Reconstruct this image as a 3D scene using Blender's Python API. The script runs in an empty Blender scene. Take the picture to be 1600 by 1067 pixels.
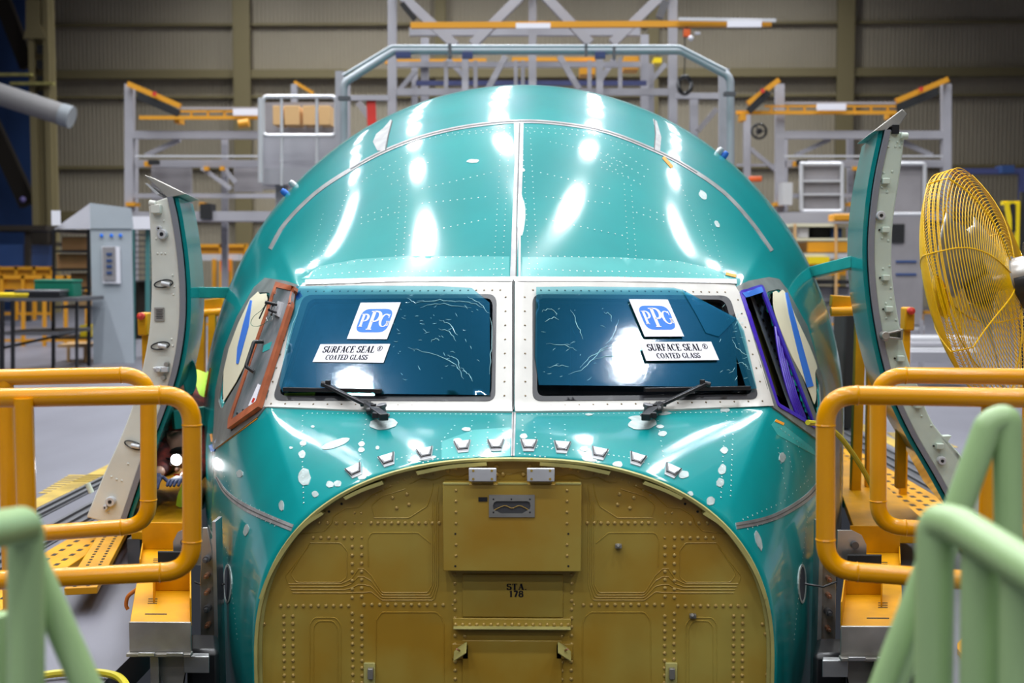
import bpy, bmesh, math, random
from math import sin, cos, pi, radians, sqrt
from mathutils import Vector, Matrix, Euler
from mathutils.bvhtree import BVHTree
from mathutils.geometry import delaunay_2d_cdt
random.seed(7)
SC = bpy.context.scene
COL = SC.collection
# ------------------------------------------------------------------ camera
FPX = 1900.0
EYE = 1.45
CAM = Vector((0.0748, -4.0, EYE))
YAW = math.atan(37.5 / FPX)
PITCH = math.atan(122.8 / FPX)
cam_d = bpy.data.cameras.new('camera'); cam = bpy.data.objects.new('camera', cam_d); COL.objects.link(cam)
cam_d.sensor_width = 36.0; cam_d.lens = FPX * 36.0 / 1600.0
cam.location = CAM; cam.rotation_euler = (pi / 2 - PITCH, 0, YAW)
cam_d.dof.use_dof = True; cam_d.dof.focus_distance = 4.75; cam_d.dof.aperture_fstop = 2.5
cam_d.clip_start = 0.05; cam_d.clip_end = 300
SC.camera = cam
# ------------------------------------------------------------------ world, colour, large lights
SC.view_settings.view_transform = 'Standard'; SC.view_settings.look = 'None'
SC.view_settings.gamma = 1.0; SC.view_settings.use_curve_mapping = False
SC.view_settings.exposure = -0.82
w = bpy.data.worlds.new('world'); SC.world = w; w.use_nodes = True
w.node_tree.nodes['Background'].inputs[0].default_value = (0.55, 0.6, 0.72, 1)
w.node_tree.nodes['Background'].inputs[1].default_value = 0.10
SC.cycles.max_bounces = 6; SC.cycles.caustics_reflective = False; SC.cycles.caustics_refractive = False
SC.cycles.sample_clamp_indirect = 6.0; SC.cycles.transparent_max_bounces = 12
CEIL = 12.0
# hangar lamps under the roof, rear and far rows added to brighten: x, y, size, power
LAMPS = []
for lx in (-9.0, -5.1, -1.1, 3.0, 7.5):
    for ly in (-27, -20.5, -14.7, -9.5, -4.4, 0.8, 3.6, 6.3, 8.8, 11.3, 13.9, 16.6, 19.6, 24, 28, 32):
        LAMPS.append((lx, ly))
LAMP_W = 260.0
# ------------------------------------------------------------------ pixel <-> world
ROT = Euler((pi / 2 - PITCH, 0, YAW)).to_matrix()
def ray(px, py):
    return (ROT @ Vector(((px - 800.0) / FPX, (533.5 - py) / FPX, -1.0))).normalized()
def at(px, py, Y):
    r = ray(px, py); return CAM + r * ((Y - CAM.y) / r.y)
def onz(px, py, z):
    r = ray(px, py); return CAM + r * ((z - CAM.z) / r.z)
_RI = ROT.transposed()
def proj(p):
    q = _RI @ (Vector(p) - CAM)
    return (800.0 + FPX * q.x / -q.z, 533.5 - FPX * q.y / -q.z)
# ------------------------------------------------------------------ materials
MATS = {}
def mat(name, col, rough=0.5, metal=0.0, spec=0.5, bump=0.0, bscale=60.0, vary=0.0, vscale=3.0, col2=None, coat=0.0,
        coat_r=0.1, emit=None, alpha=None, stretch=None, rvary=0.0):
    m = bpy.data.materials.new(name); m.use_nodes = True; nt = m.node_tree; b = nt.nodes['Principled BSDF']
    b.inputs['Base Color'].default_value = (*col, 1); b.inputs['Roughness'].default_value = rough
    b.inputs['Metallic'].default_value = metal; b.inputs['Specular IOR Level'].default_value = spec
    b.inputs['Coat Weight'].default_value = coat; b.inputs['Coat Roughness'].default_value = coat_r
    if emit: b.inputs['Emission Color'].default_value = (*emit[0], 1); b.inputs['Emission Strength'].default_value = emit[1]
    if alpha is not None: b.inputs['Alpha'].default_value = alpha
    if bump or vary or rvary or col2:
        tc = nt.nodes.new('ShaderNodeTexCoord'); mp = nt.nodes.new('ShaderNodeMapping')
        if stretch: mp.inputs['Scale'].default_value = stretch
        nt.links.new(tc.outputs['Object'], mp.inputs['Vector'])
    if vary or col2 or rvary:
        n = nt.nodes.new('ShaderNodeTexNoise'); n.inputs['Scale'].default_value = vscale; n.inputs['Detail'].default_value = 5
        nt.links.new(mp.outputs[0], n.inputs['Vector'])
        r = nt.nodes.new('ShaderNodeValToRGB'); r.color_ramp.elements[0].position = 0.36; r.color_ramp.elements[1].position = 0.66
        c2 = col2 or tuple(c * (1 - vary) for c in col)
        r.color_ramp.elements[0].color = (*c2, 1); r.color_ramp.elements[1].color = (*col, 1)
        nt.links.new(n.outputs['Fac'], r.inputs['Fac']); nt.links.new(r.outputs['Color'], b.inputs['Base Color'])
        if rvary:
            mr = nt.nodes.new('ShaderNodeMapRange'); mr.inputs['To Min'].default_value = rough; mr.inputs['To Max'].default_value = rough + rvary
            nt.links.new(n.outputs['Fac'], mr.inputs['Value']); nt.links.new(mr.outputs[0], b.inputs['Roughness'])
    if bump:
        n2 = nt.nodes.new('ShaderNodeTexNoise'); n2.inputs['Scale'].default_value = bscale; n2.inputs['Detail'].default_value = 3
        bp = nt.nodes.new('ShaderNodeBump'); bp.inputs['Strength'].default_value = bump; bp.inputs['Distance'].default_value = 0.01
        nt.links.new(mp.outputs[0], n2.inputs['Vector']); nt.links.new(n2.outputs['Fac'], bp.inputs['Height'])
        nt.links.new(bp.outputs[0], b.inputs['Normal'])
    MATS[name] = m; return m
TEAL = mat('teal_primer', (0.0, 0.265, 0.265), 0.38, 0, 0.10, bump=0.02, bscale=3.0, vscale=1.6, col2=(0.0, 0.215, 0.22), coat=0.75, coat_r=0.10, rvary=0.08)
TEAL_DK = mat('teal_primer_dull', (0.03, 0.38, 0.35), 0.32, 0, 0.5, vary=0.25, vscale=6)
TEAL_LT = mat('teal_overspray', (0.04, 0.36, 0.35), 0.38, 0, 0.2, vary=0.12, vscale=5, coat=.5, coat_r=.12)
SEALG = mat('grey_filler', (0.33, 0.33, 0.33), 0.4, 0.2, vary=0.35, vscale=12)
DARKLINE = mat('dark_gap', (0.05, 0.05, 0.05), 0.6)
BARE = mat('bare_aluminium', (0.58, 0.59, 0.60), 0.28, 0.85, vary=0.25, vscale=8, rvary=0.2)
SAND = mat('sanded_spot', (0.47, 0.56, 0.55), 0.42, 0.3, vary=0.3, vscale=30)
RIVET = mat('rivet_metal', (0.55, 0.68, 0.66), 0.35, 0.3)
CREAM = mat('cream_primer', (0.60, 0.58, 0.54), 0.38, 0, bump=0.02, bscale=30, vary=0.1, vscale=8)
SCREW = mat('bronze_screw', (0.16, 0.12, 0.07), 0.4, 0.7)
GASKET = mat('black_gasket', (0.02, 0.02, 0.025), 0.35)
GREYF = mat('grey_frame', (0.24, 0.25, 0.24), 0.4, 0.3, vary=0.3, vscale=9)
OLIVE = mat('olive_chromate', (0.42, 0.325, 0.065), 0.42, 0.05, bump=0.015, bscale=20, vscale=2.4, col2=(0.38, 0.21, 0.016), coat=0.15)
OLIVE_LT = mat('olive_chromate_pale_lit', (0.52, 0.47, 0.16), 0.42, vary=0.3, vscale=6)  # paler olive; on bulkhead lips and edges the tone stands for caught light
OLIVE_RV = mat('olive_rivet', (0.50, 0.34, 0.10), 0.35, 0.25)
WHITEM = mat('white_anodised', (0.62, 0.62, 0.64), 0.35, 0.2, vary=0.15, vscale=10)
BLACK = mat('black_plastic', (0.012, 0.012, 0.014), 0.35)
BLACKM = mat('black_matte', (0.01, 0.01, 0.011), 0.8)
YEL = mat('yellow_paint', (0.80, 0.33, 0.0), 0.24, 0, 0.35, bump=0.02, bscale=12, vary=0.12, vscale=3, coat=0.15)
YEL2 = mat('yellow_paint_worn', (0.76, 0.34, 0.0), 0.42, 0, 0.3, bump=0.03, bscale=15, vary=0.35, vscale=4)
YELB = mat('bright_yellow_plastic', (0.85, 0.62, 0.01), 0.4)
FANY = mat('fan_yellow', (0.85, 0.50, 0.0), 0.35, 0, .4)
GREEN = mat('light_green_paint', (0.34, 0.50, 0.23), 0.38, 0, bump=0.02, bscale=20, vary=0.1, vscale=2)
DOORW = mat('door_white_primer', (0.74, 0.74, 0.67), 0.45, 0, vary=0.12, vscale=5)
DOORG = mat('door_green_primer', (0.60, 0.68, 0.58), 0.45, 0, vary=0.15, vscale=5)
SEALR = mat('grey_rubber_seal', (0.21, 0.21, 0.24), 0.5)
STEEL = mat('brushed_steel', (0.48, 0.46, 0.42), 0.35, 0.8, vary=0.35, vscale=5, rvary=0.2)
STEELD = mat('dark_steel', (0.14, 0.14, 0.15), 0.45, 0.6)
BRONZE = mat('copper_bolt', (0.45, 0.22, 0.13), 0.35, 0.7)
FLOORM = mat('hangar_floor_paint', (0.165, 0.163, 0.195), 0.42, 0, vary=0.22, vscale=1.4, bump=0.02, bscale=8, stretch=(1, .35, 1))
PIT = mat('pit_dark', (0.05, 0.05, 0.055), 0.8)
TRACK = mat('track_steel', (0.09, 0.09, 0.10), 0.45, 0.6)
WALLM = mat('beige_corrugated_sheet', (0.50, 0.44, 0.33), 0.6, 0, vary=0.12, vscale=.4)
GIRT = mat('olive_beam_paint', (0.25, 0.205, 0.10), 0.55)
BLUEW = mat('blue_sheet', (0.025, 0.07, 0.22), 0.6, vary=0.3, vscale=.4)
DKBROWN = mat('dark_brown_steel', (0.025, 0.018, 0.012), 0.7)
GANTRY = mat('grey_gantry_paint', (0.36, 0.35, 0.38), 0.5, vary=0.12, vscale=1)
GALV = mat('galvanised_pipe', (0.36, 0.39, 0.42), 0.45, 0.2)
ORANGE = mat('orange_yellow_crane', (0.62, 0.27, 0.01), 0.5)
NAVY = mat('navy_beam', (0.05, 0.06, 0.16), 0.5)
ALU = mat('white_aluminium_tube', (0.62, 0.62, 0.64), 0.35, 0.3)
MESHP = mat('grey_panel', (0.30, 0.28, 0.29), 0.6, vary=0.2, vscale=2)
CARD = mat('cardboard', (0.42, 0.22, 0.09), 0.8, vary=0.15, vscale=3)
CARDL = mat('light_cardboard', (0.62, 0.38, 0.17), 0.8)
CABG = mat('pale_grey_cloth', (0.38, 0.42, 0.46), 0.7, vary=0.08, vscale=2)
CABW = mat('pale_lilac_board', (0.52, 0.51, 0.56), 0.7)
GREENB = mat('green_crate', (0.0, 0.14, 0.085), 0.5)
TEALFR = mat('teal_rack_paint', (0.06, 0.20, 0.20), 0.5)
PAPER = mat('masking_paper', (0.66, 0.62, 0.45), 0.75, bump=.08, bscale=8)
BTAPE = mat('blue_tape', (0.03, 0.16, 0.62), 0.6)
PURP = mat('violet_tape', (0.055, 0.02, 0.42), 0.3)
OTAPE = mat('orange_tape', (0.75, 0.28, 0.01), 0.6)
COPPERF = mat('orange_rubber_edge', (0.42, 0.11, 0.04), 0.5, vary=0.3, vscale=14)
COVERM = mat('scuffed_metal_sheet', (0.34, 0.34, 0.36), 0.4, 0.4, vscale=9, col2=(0.13, 0.17, 0.18), stretch=(1, 1, .35))
SHEETW = mat('white_sheet', (0.75, 0.74, 0.80), 0.5)
BLUEINK = mat('blue_print', (0.0, 0.16, 0.78), 0.5)
INK = mat('black_ink', (0.012, 0.012, 0.02), 0.9, 0, .1)
REDM = mat('red_plastic', (0.55, 0.03, 0.02), 0.5)
ORM = mat('orange_red_plastic', (0.75, 0.12, 0.02), 0.5)
HIVIS = mat('hi_vis_fabric', (0.50, 0.78, 0.03), 0.7)
PLAID = mat('red_plaid_shirt', (0.32, 0.035, 0.02), 0.85, vscale=14, col2=(0.05, 0.012, 0.012))
JEANS = mat('navy_trousers', (0.012, 0.016, 0.035), 0.9)
SKINM = mat('skin', (0.50, 0.28, 0.20), 0.5)
GLOVE = mat('navy_glove', (0.02, 0.03, 0.09), 0.7)
YHOSE = mat('yellow_hose', (0.55, 0.47, 0.02), 0.45)
OHOSE = mat('orange_hose', (0.55, 0.14, 0.01), 0.5)
INTB = mat('cockpit_dark', (0.03, 0.04, 0.06), 0.7)
INTF = mat('cockpit_frame_green', (0.32, 0.38, 0.48), 0.5, vary=.3, vscale=8)
HUBM = mat('motor_aluminium', (0.62, 0.60, 0.57), 0.3, 0.7)
LAMPH = mat('lamp_housing', (0.35, 0.36, 0.38), 0.5, 0.4)
LAMPE = mat('lamp_glow', (1, 1, 1), 0.5, emit=((0.93, 0.97, 1.0), 60.0))
HEADE = mat('head_torch_glow', (1, 1, 1), 0.5, emit=((0.95, 0.97, 1.0), 30.0))
CEILM = mat('roof_sheet', (0.20, 0.21, 0.24), 0.8)

def film_mat():
    m = bpy.data.materials.new('teal_protective_film'); m.use_nodes = True; nt = m.node_tree; N = nt.nodes; L = nt.links
    for n in list(N): N.remove(n)
    out = N.new('ShaderNodeOutputMaterial'); tc = N.new('ShaderNodeTexCoord')
    tr = N.new('ShaderNodeBsdfTransparent'); tr.inputs[0].default_value = (0.42, 0.78, 0.80, 1)
    df = N.new('ShaderNodeBsdfDiffuse'); df.inputs[0].default_value = (0.01, 0.20, 0.25, 1)
    gl = N.new('ShaderNodeBsdfGlossy'); gl.inputs['Roughness'].default_value = 0.06
    m1 = N.new('ShaderNodeMixShader'); m1.inputs[0].default_value = 0.11; m2 = N.new('ShaderNodeMixShader')
    n = N.new('ShaderNodeTexNoise'); n.inputs['Scale'].default_value = 7; n.inputs['Detail'].default_value = 4; n.inputs['Distortion'].default_value = 1.2
    v = N.new('ShaderNodeTexVoronoi'); v.feature = 'SMOOTH_F1'; v.inputs['Scale'].default_value = 5.5
    ad = N.new('ShaderNodeMath'); ad.operation = 'MULTIPLY_ADD'; ad.inputs[1].default_value = 0.5
    bp = N.new('ShaderNodeBump'); bp.inputs['Strength'].default_value = 0.05; bp.inputs['Distance'].default_value = 0.01
    L.new(tc.outputs['Object'], n.inputs['Vector']); L.new(tc.outputs['Object'], v.inputs['Vector'])
    L.new(n.outputs['Fac'], ad.inputs[0]); L.new(v.outputs['Distance'], ad.inputs[2]); L.new(ad.outputs[0], bp.inputs['Height'])
    L.new(bp.outputs[0], gl.inputs['Normal'])
    fr = N.new('ShaderNodeFresnel'); fr.inputs['IOR'].default_value = 1.4; L.new(bp.outputs[0], fr.inputs['Normal'])
    L.new(tr.outputs[0], m1.inputs[1]); L.new(df.outputs[0], m1.inputs[2]); L.new(m1.outputs[0], m2.inputs[1]); L.new(gl.outputs[0], m2.inputs[2])
    L.new(fr.outputs[0], m2.inputs[0])
    g2 = N.new('ShaderNodeBsdfGlossy'); g2.inputs['Roughness'].default_value = 0.27; g2.inputs[0].default_value = (0.06, 0.42, 0.95, 1)
    m3 = N.new('ShaderNodeMixShader'); m3.inputs[0].default_value = 0.035; L.new(m2.outputs[0], m3.inputs[1]); L.new(g2.outputs[0], m3.inputs[2])
    L.new(m3.outputs[0], out.inputs[0]); return m
def glass_mat():
    m = bpy.data.materials.new('windshield_glass'); m.use_nodes = True; nt = m.node_tree; N = nt.nodes; L = nt.links
    for n in list(N): N.remove(n)
    out = N.new('ShaderNodeOutputMaterial'); tr = N.new('ShaderNodeBsdfTransparent'); tr.inputs[0].default_value = (0.30, 0.42, 0.55, 1)
    gl = N.new('ShaderNodeBsdfGlossy'); gl.inputs['Roughness'].default_value = 0.01
    fr = N.new('ShaderNodeFresnel'); fr.inputs['IOR'].default_value = 1.6; m2 = N.new('ShaderNodeMixShader')
    ml = N.new('ShaderNodeMath'); ml.operation = 'MULTIPLY_ADD'; ml.inputs[1].default_value = 1.0; ml.inputs[2].default_value = 0.06
    L.new(fr.outputs[0], ml.inputs[0]); L.new(ml.outputs[0], m2.inputs[0]); L.new(tr.outputs[0], m2.inputs[1]); L.new(gl.outputs[0], m2.inputs[2])
    L.new(m2.outputs[0], out.inputs[0]); return m
FILMC = mat('film_crease', (0.45, 0.80, 0.85), 0.05, 0, 0.9, coat=1.0, coat_r=.03)
FILM = film_mat(); GLASS = glass_mat()
# ------------------------------------------------------------------ object helpers
def setp(o, label=None, cat=None, group=None, kind=None):
    if label: o['label'] = label
    if cat: o['category'] = cat
    if group: o['group'] = group
    if kind: o['kind'] = kind
    return o
def thing(name, label, cat, loc, group=None, kind=None):
    o = bpy.data.objects.new(name, None); COL.objects.link(o); o.location = loc; o.empty_display_size = .1
    return setp(o, label, cat, group, kind)
def link_mesh(name, me, m, parent=None, bevel=0, label=None, angle=38):
    if m: me.materials.append(m)
    o = bpy.data.objects.new(name, me); COL.objects.link(o)
    if parent:
        o.parent = parent
        if parent.type == 'EMPTY': o.location = -Vector(parent.location)
    me.polygons.foreach_set('use_smooth', [True] * len(me.polygons))
    me.set_sharp_from_angle(angle=radians(angle))
    if bevel:
        b = o.modifiers.new('bevel', 'BEVEL'); b.width = bevel; b.segments = 2; b.limit_method = 'ANGLE'; b.angle_limit = radians(40)
    if label: o['label'] = label
    return o
def frame_of(d, up=Vector((0, 0, 1))):
    d = Vector(d).normalized()
    if abs(d.dot(up)) > .98: up = Vector((0, 1, 0))
    a = d.cross(up).normalized(); b = a.cross(d).normalized(); return a, b, d
class MB:
    def __init__(s): s.v = []; s.f = []
    def add(s, vs, fs):
        n = len(s.v); s.v += [Vector(v) for v in vs]; s.f += [tuple(i + n for i in f) for f in fs]; return s
    def box(s, c, size, rot=None):
        c = Vector(c); hx, hy, hz = (k / 2 for k in size); R = rot or Matrix.Identity(3)
        vs = [c + R @ Vector((x * hx, y * hy, z * hz)) for z in (-1, 1) for y in (-1, 1) for x in (-1, 1)]
        return s.add(vs, [(0, 2, 3, 1), (4, 5, 7, 6), (0, 1, 5, 4), (2, 6, 7, 3), (0, 4, 6, 2), (1, 3, 7, 5)])
    def bx(s, x0, x1, y0, y1, z0, z1): return s.box(((x0+x1)/2, (y0+y1)/2, (z0+z1)/2), (abs(x1-x0), abs(y1-y0), abs(z1-z0)))
    def beam(s, p, q, w, h=None, up=Vector((0, 0, 1))):
        p = Vector(p); q = Vector(q); h = h or w; a, b, d = frame_of(q - p, up); R = Matrix((a, d, b)).transposed()
        return s.box((p + q) / 2, (w, (q - p).length, h), R)
    def tube(s, pts, r, seg=12, closed=False, caps=True):
        pts = [Vector(p) for p in pts]; n = len(pts); rr = r if isinstance(r, (list, tuple)) else [r] * n
        base = len(s.v); prev = None
        for i, p in enumerate(pts):
            if closed: d = pts[(i + 1) % n] - pts[i - 1]
            else: d = pts[min(i + 1, n - 1)] - pts[max(i - 1, 0)]
            d.normalize()
            if prev is None: a, b, _ = frame_of(d)
            else:
                a = prev - d * prev.dot(d)
                if a.length < 1e-6: a, b, _ = frame_of(d)
                a.normalize(); b = a.cross(d)
            prev = a
            for k in range(seg):
                t = 2 * pi * k / seg; s.v.append(p + (a * cos(t) + b * sin(t)) * rr[i])
        for i in range(n if closed else n - 1):
            j = (i + 1) % n
            for k in range(seg):
                l = (k + 1) % seg; s.f.append((base + i*seg + k, base + i*seg + l, base + j*seg + l, base + j*seg + k))
        if caps and not closed:
            s.f.append(tuple(base + k for k in range(seg))[::-1]); s.f.append(tuple(base + (n-1)*seg + k for k in range(seg)))
        return s
    def cyl(s, p, q, r, seg=20, r2=None): return s.tube([p, q], [r, r if r2 is None else r2], seg)
    def lathe(s, o, ax, prof, seg=24):
        # prof: (radius, distance along ax)
        a, b, d = frame_of(ax); o = Vector(o); base = len(s.v)
        for r, h in prof:
            for k in range(seg):
                t = 2*pi*k/seg; s.v.append(o + d*h + (a*cos(t) + b*sin(t))*max(r, 1e-5))
        for i in range(len(prof)-1):
            for k in range(seg):
                l = (k+1) % seg; s.f.append((base+i*seg+k, base+i*seg+l, base+(i+1)*seg+l, base+(i+1)*seg+k))
        return s
    def dome(s, c, n, r, h, seg=8):
        a, b, d = frame_of(n); c = Vector(c); base = len(s.v)
        for rr, hh in ((1.0, -0.1), (.82, .6), (.4, .95)):
            for k in range(seg):
                t = 2*pi*k/seg; s.v.append(c + d*hh*h + (a*cos(t)+b*sin(t))*r*rr)
        s.v.append(c + d*h)
        for i in range(2):
            for k in range(seg):
                l = (k+1) % seg; s.f.append((base+i*seg+k, base+i*seg+l, base+(i+1)*seg+l, base+(i+1)*seg+k))
        for k in range(seg): s.f.append((base+2*seg+k, base+2*seg+(k+1) % seg, base+3*seg))
        return s
    def prism(s, poly, vec):
        n = len(poly); vec = Vector(vec); vs = [Vector(p) for p in poly] + [Vector(p) + vec for p in poly]
        return s.add(vs, [tuple(range(n))[::-1], tuple(range(n, 2*n))] + [(i, (i+1) % n, n+(i+1) % n, n+i) for i in range(n)])
    def build(s, name, m, parent=None, bevel=0, label=None, angle=38):
        me = bpy.data.meshes.new(name); me.from_pydata([tuple(v) for v in s.v], [], s.f)
        bm = bmesh.new(); bm.from_mesh(me); bmesh.ops.recalc_face_normals(bm, faces=bm.faces); bm.to_mesh(me); bm.free()
        return link_mesh(name, me, m, parent, bevel, label, angle)
def rounded(pts, r, n=7):
    # polyline with rounded inner corners
    pts = [Vector(p) for p in pts]; out = [pts[0]]
    for i in range(1, len(pts)-1):
        a, b, c = pts[i-1], pts[i], pts[i+1]; u = (a-b).normalized(); v = (c-b).normalized()
        ang = u.angle(v); t = min(r / math.tan(ang/2), (a-b).length*.48, (c-b).length*.48)
        p = b+u*t; q = b+v*t
        for k in range(n+1):
            s = k/n; out.append((1-s)**2*p + 2*s*(1-s)*b + s*s*q)
    out.append(pts[-1]); return out
def roundpoly(pts, r, n=5):
    # closed 2d polygon with rounded corners
    out = []; N = len(pts)
    for i in range(N):
        a, b, c = (Vector(pts[i-1]).to_2d(), Vector(pts[i]).to_2d(), Vector(pts[(i+1) % N]).to_2d())
        u = (a-b).normalized(); v = (c-b).normalized(); t = min(r, (a-b).length*.45, (c-b).length*.45)
        for k in range(n+1):
            s = k/n; q = (1-s)**2*(b+u*t) + 2*s*(1-s)*b + s*s*(b+v*t); out.append((q.x, q.y))
    return out
def smooth2(pts, n=6):
    # catmull-rom through 2d points
    P = [Vector(p).to_2d() for p in pts]; out = []
    for i in range(len(P)-1):
        p0 = P[i-1] if i else P[0]*2-P[1]; p1 = P[i]; p2 = P[i+1]; p3 = P[i+2] if i+2 < len(P) else P[-1]*2-P[-2]
        for k in range(n):
            t = k/n; out.append(.5*((2*p1)+(p2-p0)*t+(2*p0-5*p1+4*p2-p3)*t*t+(3*p1-p0-3*p2+p3)*t**3))
    out.append(P[-1]); return [(p.x, p.y) for p in out]
def inside(p, poly):
    x, y = p; c = False; n = len(poly); j = n-1
    for i in range(n):
        xi, yi = poly[i]; xj, yj = poly[j]
        if (yi > y) != (yj > y) and x < (xj-xi)*(y-yi)/(yj-yi)+xi: c = not c
        j = i
    return c
#@@SKIN
# ------------------------------------------------------------------ setting
def struct(o): o['kind'] = 'structure'; return o
WY = 36.0                 # end wall
# floor with a pit cut for the aircraft
hole = [(-1.42, -2.5), (1.42, -2.5), (1.42, 1.0), (2.05, 2.6), (2.05, 9.2), (-2.05, 9.2), (-2.05, 2.6), (-1.42, 1.0)]
FY = -42.0
outer = [(-30, FY), (30, FY), (30, WY), (-30, WY)]
vs, es, fs, *_ = delaunay_2d_cdt([Vector(p) for p in outer+hole], [(0, 1), (1, 2), (2, 3), (3, 0)]+[(4+i, 4+(i+1) % 8) for i in range(8)], [], 0, 1e-5)
fs = [f for f in fs if not inside((sum(vs[i].x for i in f)/len(f), sum(vs[i].y for i in f)/len(f)), hole)]
mb = MB(); k = len(vs); mb.add([(v.x, v.y, 0) for v in vs]+[(v.x, v.y, -.12) for v in vs], [tuple(f) for f in fs]+[tuple(i+k for i in f)[::-1] for f in fs]+[(4+i, 4+(i+1) % 8, k+4+(i+1) % 8, k+4+i) for i in range(8)])
struct(mb.build('floor', FLOORM))
mb = MB(); mb.bx(-2.6, 2.6, -3, 9.8, -2.6, -2.5); struct(mb.build('floor_pit', PIT))
mb = MB(); mb.bx(-30, 30, FY, WY, 14, 14.1); struct(mb.build('ceiling', CEILM))
# corrugated end wall
mb = MB(); V = []; F = []; x = -30.0; k = 0
while x < 30:
    for dx, dy in ((0, 0), (.05, 0), (.065, .05), (.12, .05)): V += [(x+dx, WY+dy, 0), (x+dx, WY+dy, 14)]
    x += .135
n = len(V)//2
for i in range(n-1): F.append((2*i, 2*i+2, 2*i+3, 2*i+1))
mb.add(V, F); struct(mb.build('wall_back', WALLM, angle=10))
def hbeam(y0, y1, m=GIRT, x0=-30, x1=30, dy=.3):
    z0 = at(800, y1, WY).z; z1 = at(800, y0, WY).z; mb = MB(); mb.bx(x0, x1, WY-dy, WY-.002, z0, z1); return mb
for i, (y0, y1, m) in enumerate(((36, 40, GIRT), (110, 123, GIRT), (149, 153, GIRT), (259, 264, GIRT), (-35, -30, GIRT), (330, 345, GIRT))): struct(hbeam(y0, y1, m, dy=.16 if i != 1 else .35).build('trim_%d' % (i+1), m))  # first and third thin strips stand for shadow lines, in beam colour
# wall panel joints, dark sheet seams
for i, px in enumerate((383, 1315)):
    a = at(px-8.5, 400, WY-.4); b = at(px+8.5, 400, WY-.4); mb = MB(); mb.bx(a.x, b.x, WY-.45, WY, 0, 14); mb.bx(a.x-.1, b.x+.1, WY-.5, WY-.45, 0, 14)
    struct(mb.build('column_beam', GIRT)).name = 'trim_%d' % (i+8)
for i, px in enumerate((690, 1019)):
    a = at(px-9, 400, WY-.3); mb = MB(); mb.bx(a.x, a.x+.35, WY-.3, WY, 0, 14); struct(mb.build('trim_%d' % (i+11), GIRT))
# side walls (left wall is blue sheeting behind dark braces)
mb = MB(); mb.bx(-30.2, -30, FY, WY, 0, 14); struct(mb.build('wall_left', WALLM))
mb = MB(); mb.bx(30, 30.2, FY, WY, 0, 14); struct(mb.build('wall_right', WALLM))
mb = MB(); mb.bx(-30, 30, FY-.2, FY, 0, 14); struct(mb.build('wall_front', WALLM))
def beam_px(mb, p, q, wpx, hpx=None, depth=None):
    a = at(*p); b = at(*q); d = (p[2]+q[2])/2+4; w = wpx*d/FPX; h = (hpx or wpx)*d/FPX
    # width across the view, h along depth
    v = (b-a); up = Vector((0, 1, 0)); x = v.cross(up).normalized(); R = Matrix((x, v.normalized(), up)).transposed()
    mb.box((a+b)/2, (w, v.length, depth or h), R); return mb
def box_px(mb, x0, y0, x1, y1, Y, dep):
    a = at(x0, y0, Y); b = at(x1, y1, Y); mb.bx(a.x, b.x, Y, Y+dep, b.z, a.z); return mb
def ground(o, Y): return Vector((o, Y, 0))
# blue sheeting and steel bracing on the far left
mb = MB(); a = at(-60, 0, 33); b = at(42, 0, 33); mb.bx(a.x, b.x, 33, 33.1, 0, 14); struct(mb.build('trim_14', BLUEW))
t = thing('steel_column', 'olive steel column with bracket plates at the far left end of the back wall', 'steel column', (at(55, 400, 31).x, 31, 0))
mb = MB(); a = at(42, 0, 31); b = at(74, 0, 31); mb.bx(a.x, a.x+.16, 31, 31.5, 0, 14); mb.bx(b.x-.16, b.x, 31, 31.5, 0, 14); mb.bx(a.x, b.x, 31.2, 31.24, 0, 14); mb.build('column_section', GIRT, t)
mb = MB(); mb.prism([at(x, y, 30.95) for x, y in ((40, 0), (62, 0), (62, 35), (72, 60), (36, 60), (40, 45))], (0, .05, 0)); mb.build('bracket_plate', GIRT, t)
for y in range(70, 150, 24):
    mb = MB(); box_px(mb, 57, y, 67, y+14, 30.97, .03); mb.build('batten_slot', BLACKM, t)
for i, (p, q, w_) in enumerate((((-20, -60, 31.8), (45, 105, 31.8), 24), ((-20, 180, 31.8), (45, 320, 31.8), 26), ((-70, 60, 30.8), (-50, 420, 30.8), 10))):
    mb = MB(); beam_px(mb, p, q, w_, 14); setp(mb.build('diagonal_brace', DKBROWN), ('dark steel diagonal brace against blue sheeting at the top left corner', 'dark steel diagonal brace lower down against blue sheeting at far left', 'thin dark upright brace at the left edge behind the duct')[i], 'brace')
mb = MB(); mb.tube([at(-900, -145, 24), at(100, 180, 24)], 17*28/FPX, 20); o = mb.build('ventilation_duct', STEELD)
setp(o, 'thick grey round duct slanting down across the upper left corner', 'duct'); o.data.materials[0] = mat('duct_grey', (.30, .29, .29), .5, .2)
mb = MB(); mb.tube([at(96, 178.5, 23.9), at(112, 183.5, 23.9)], 17.5*28/FPX, 20); mb.build('duct_end', GALV, None); bpy.data.objects['duct_end'].parent = o
for i, (x0, y, x1) in enumerate(((0, 114, 48), (15, 128, 82))):
    mb = MB(); box_px(mb, x0-20 if i == 0 else x0, y, x1, y+4, 30.8, .22); o = mb.build('cable_tray', OLIVE_LT); setp(o, 'thin pale yellow horizontal tray %s the slanting duct at upper left' % ('farther above' if i == 0 else 'just over'), 'tray')
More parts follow.
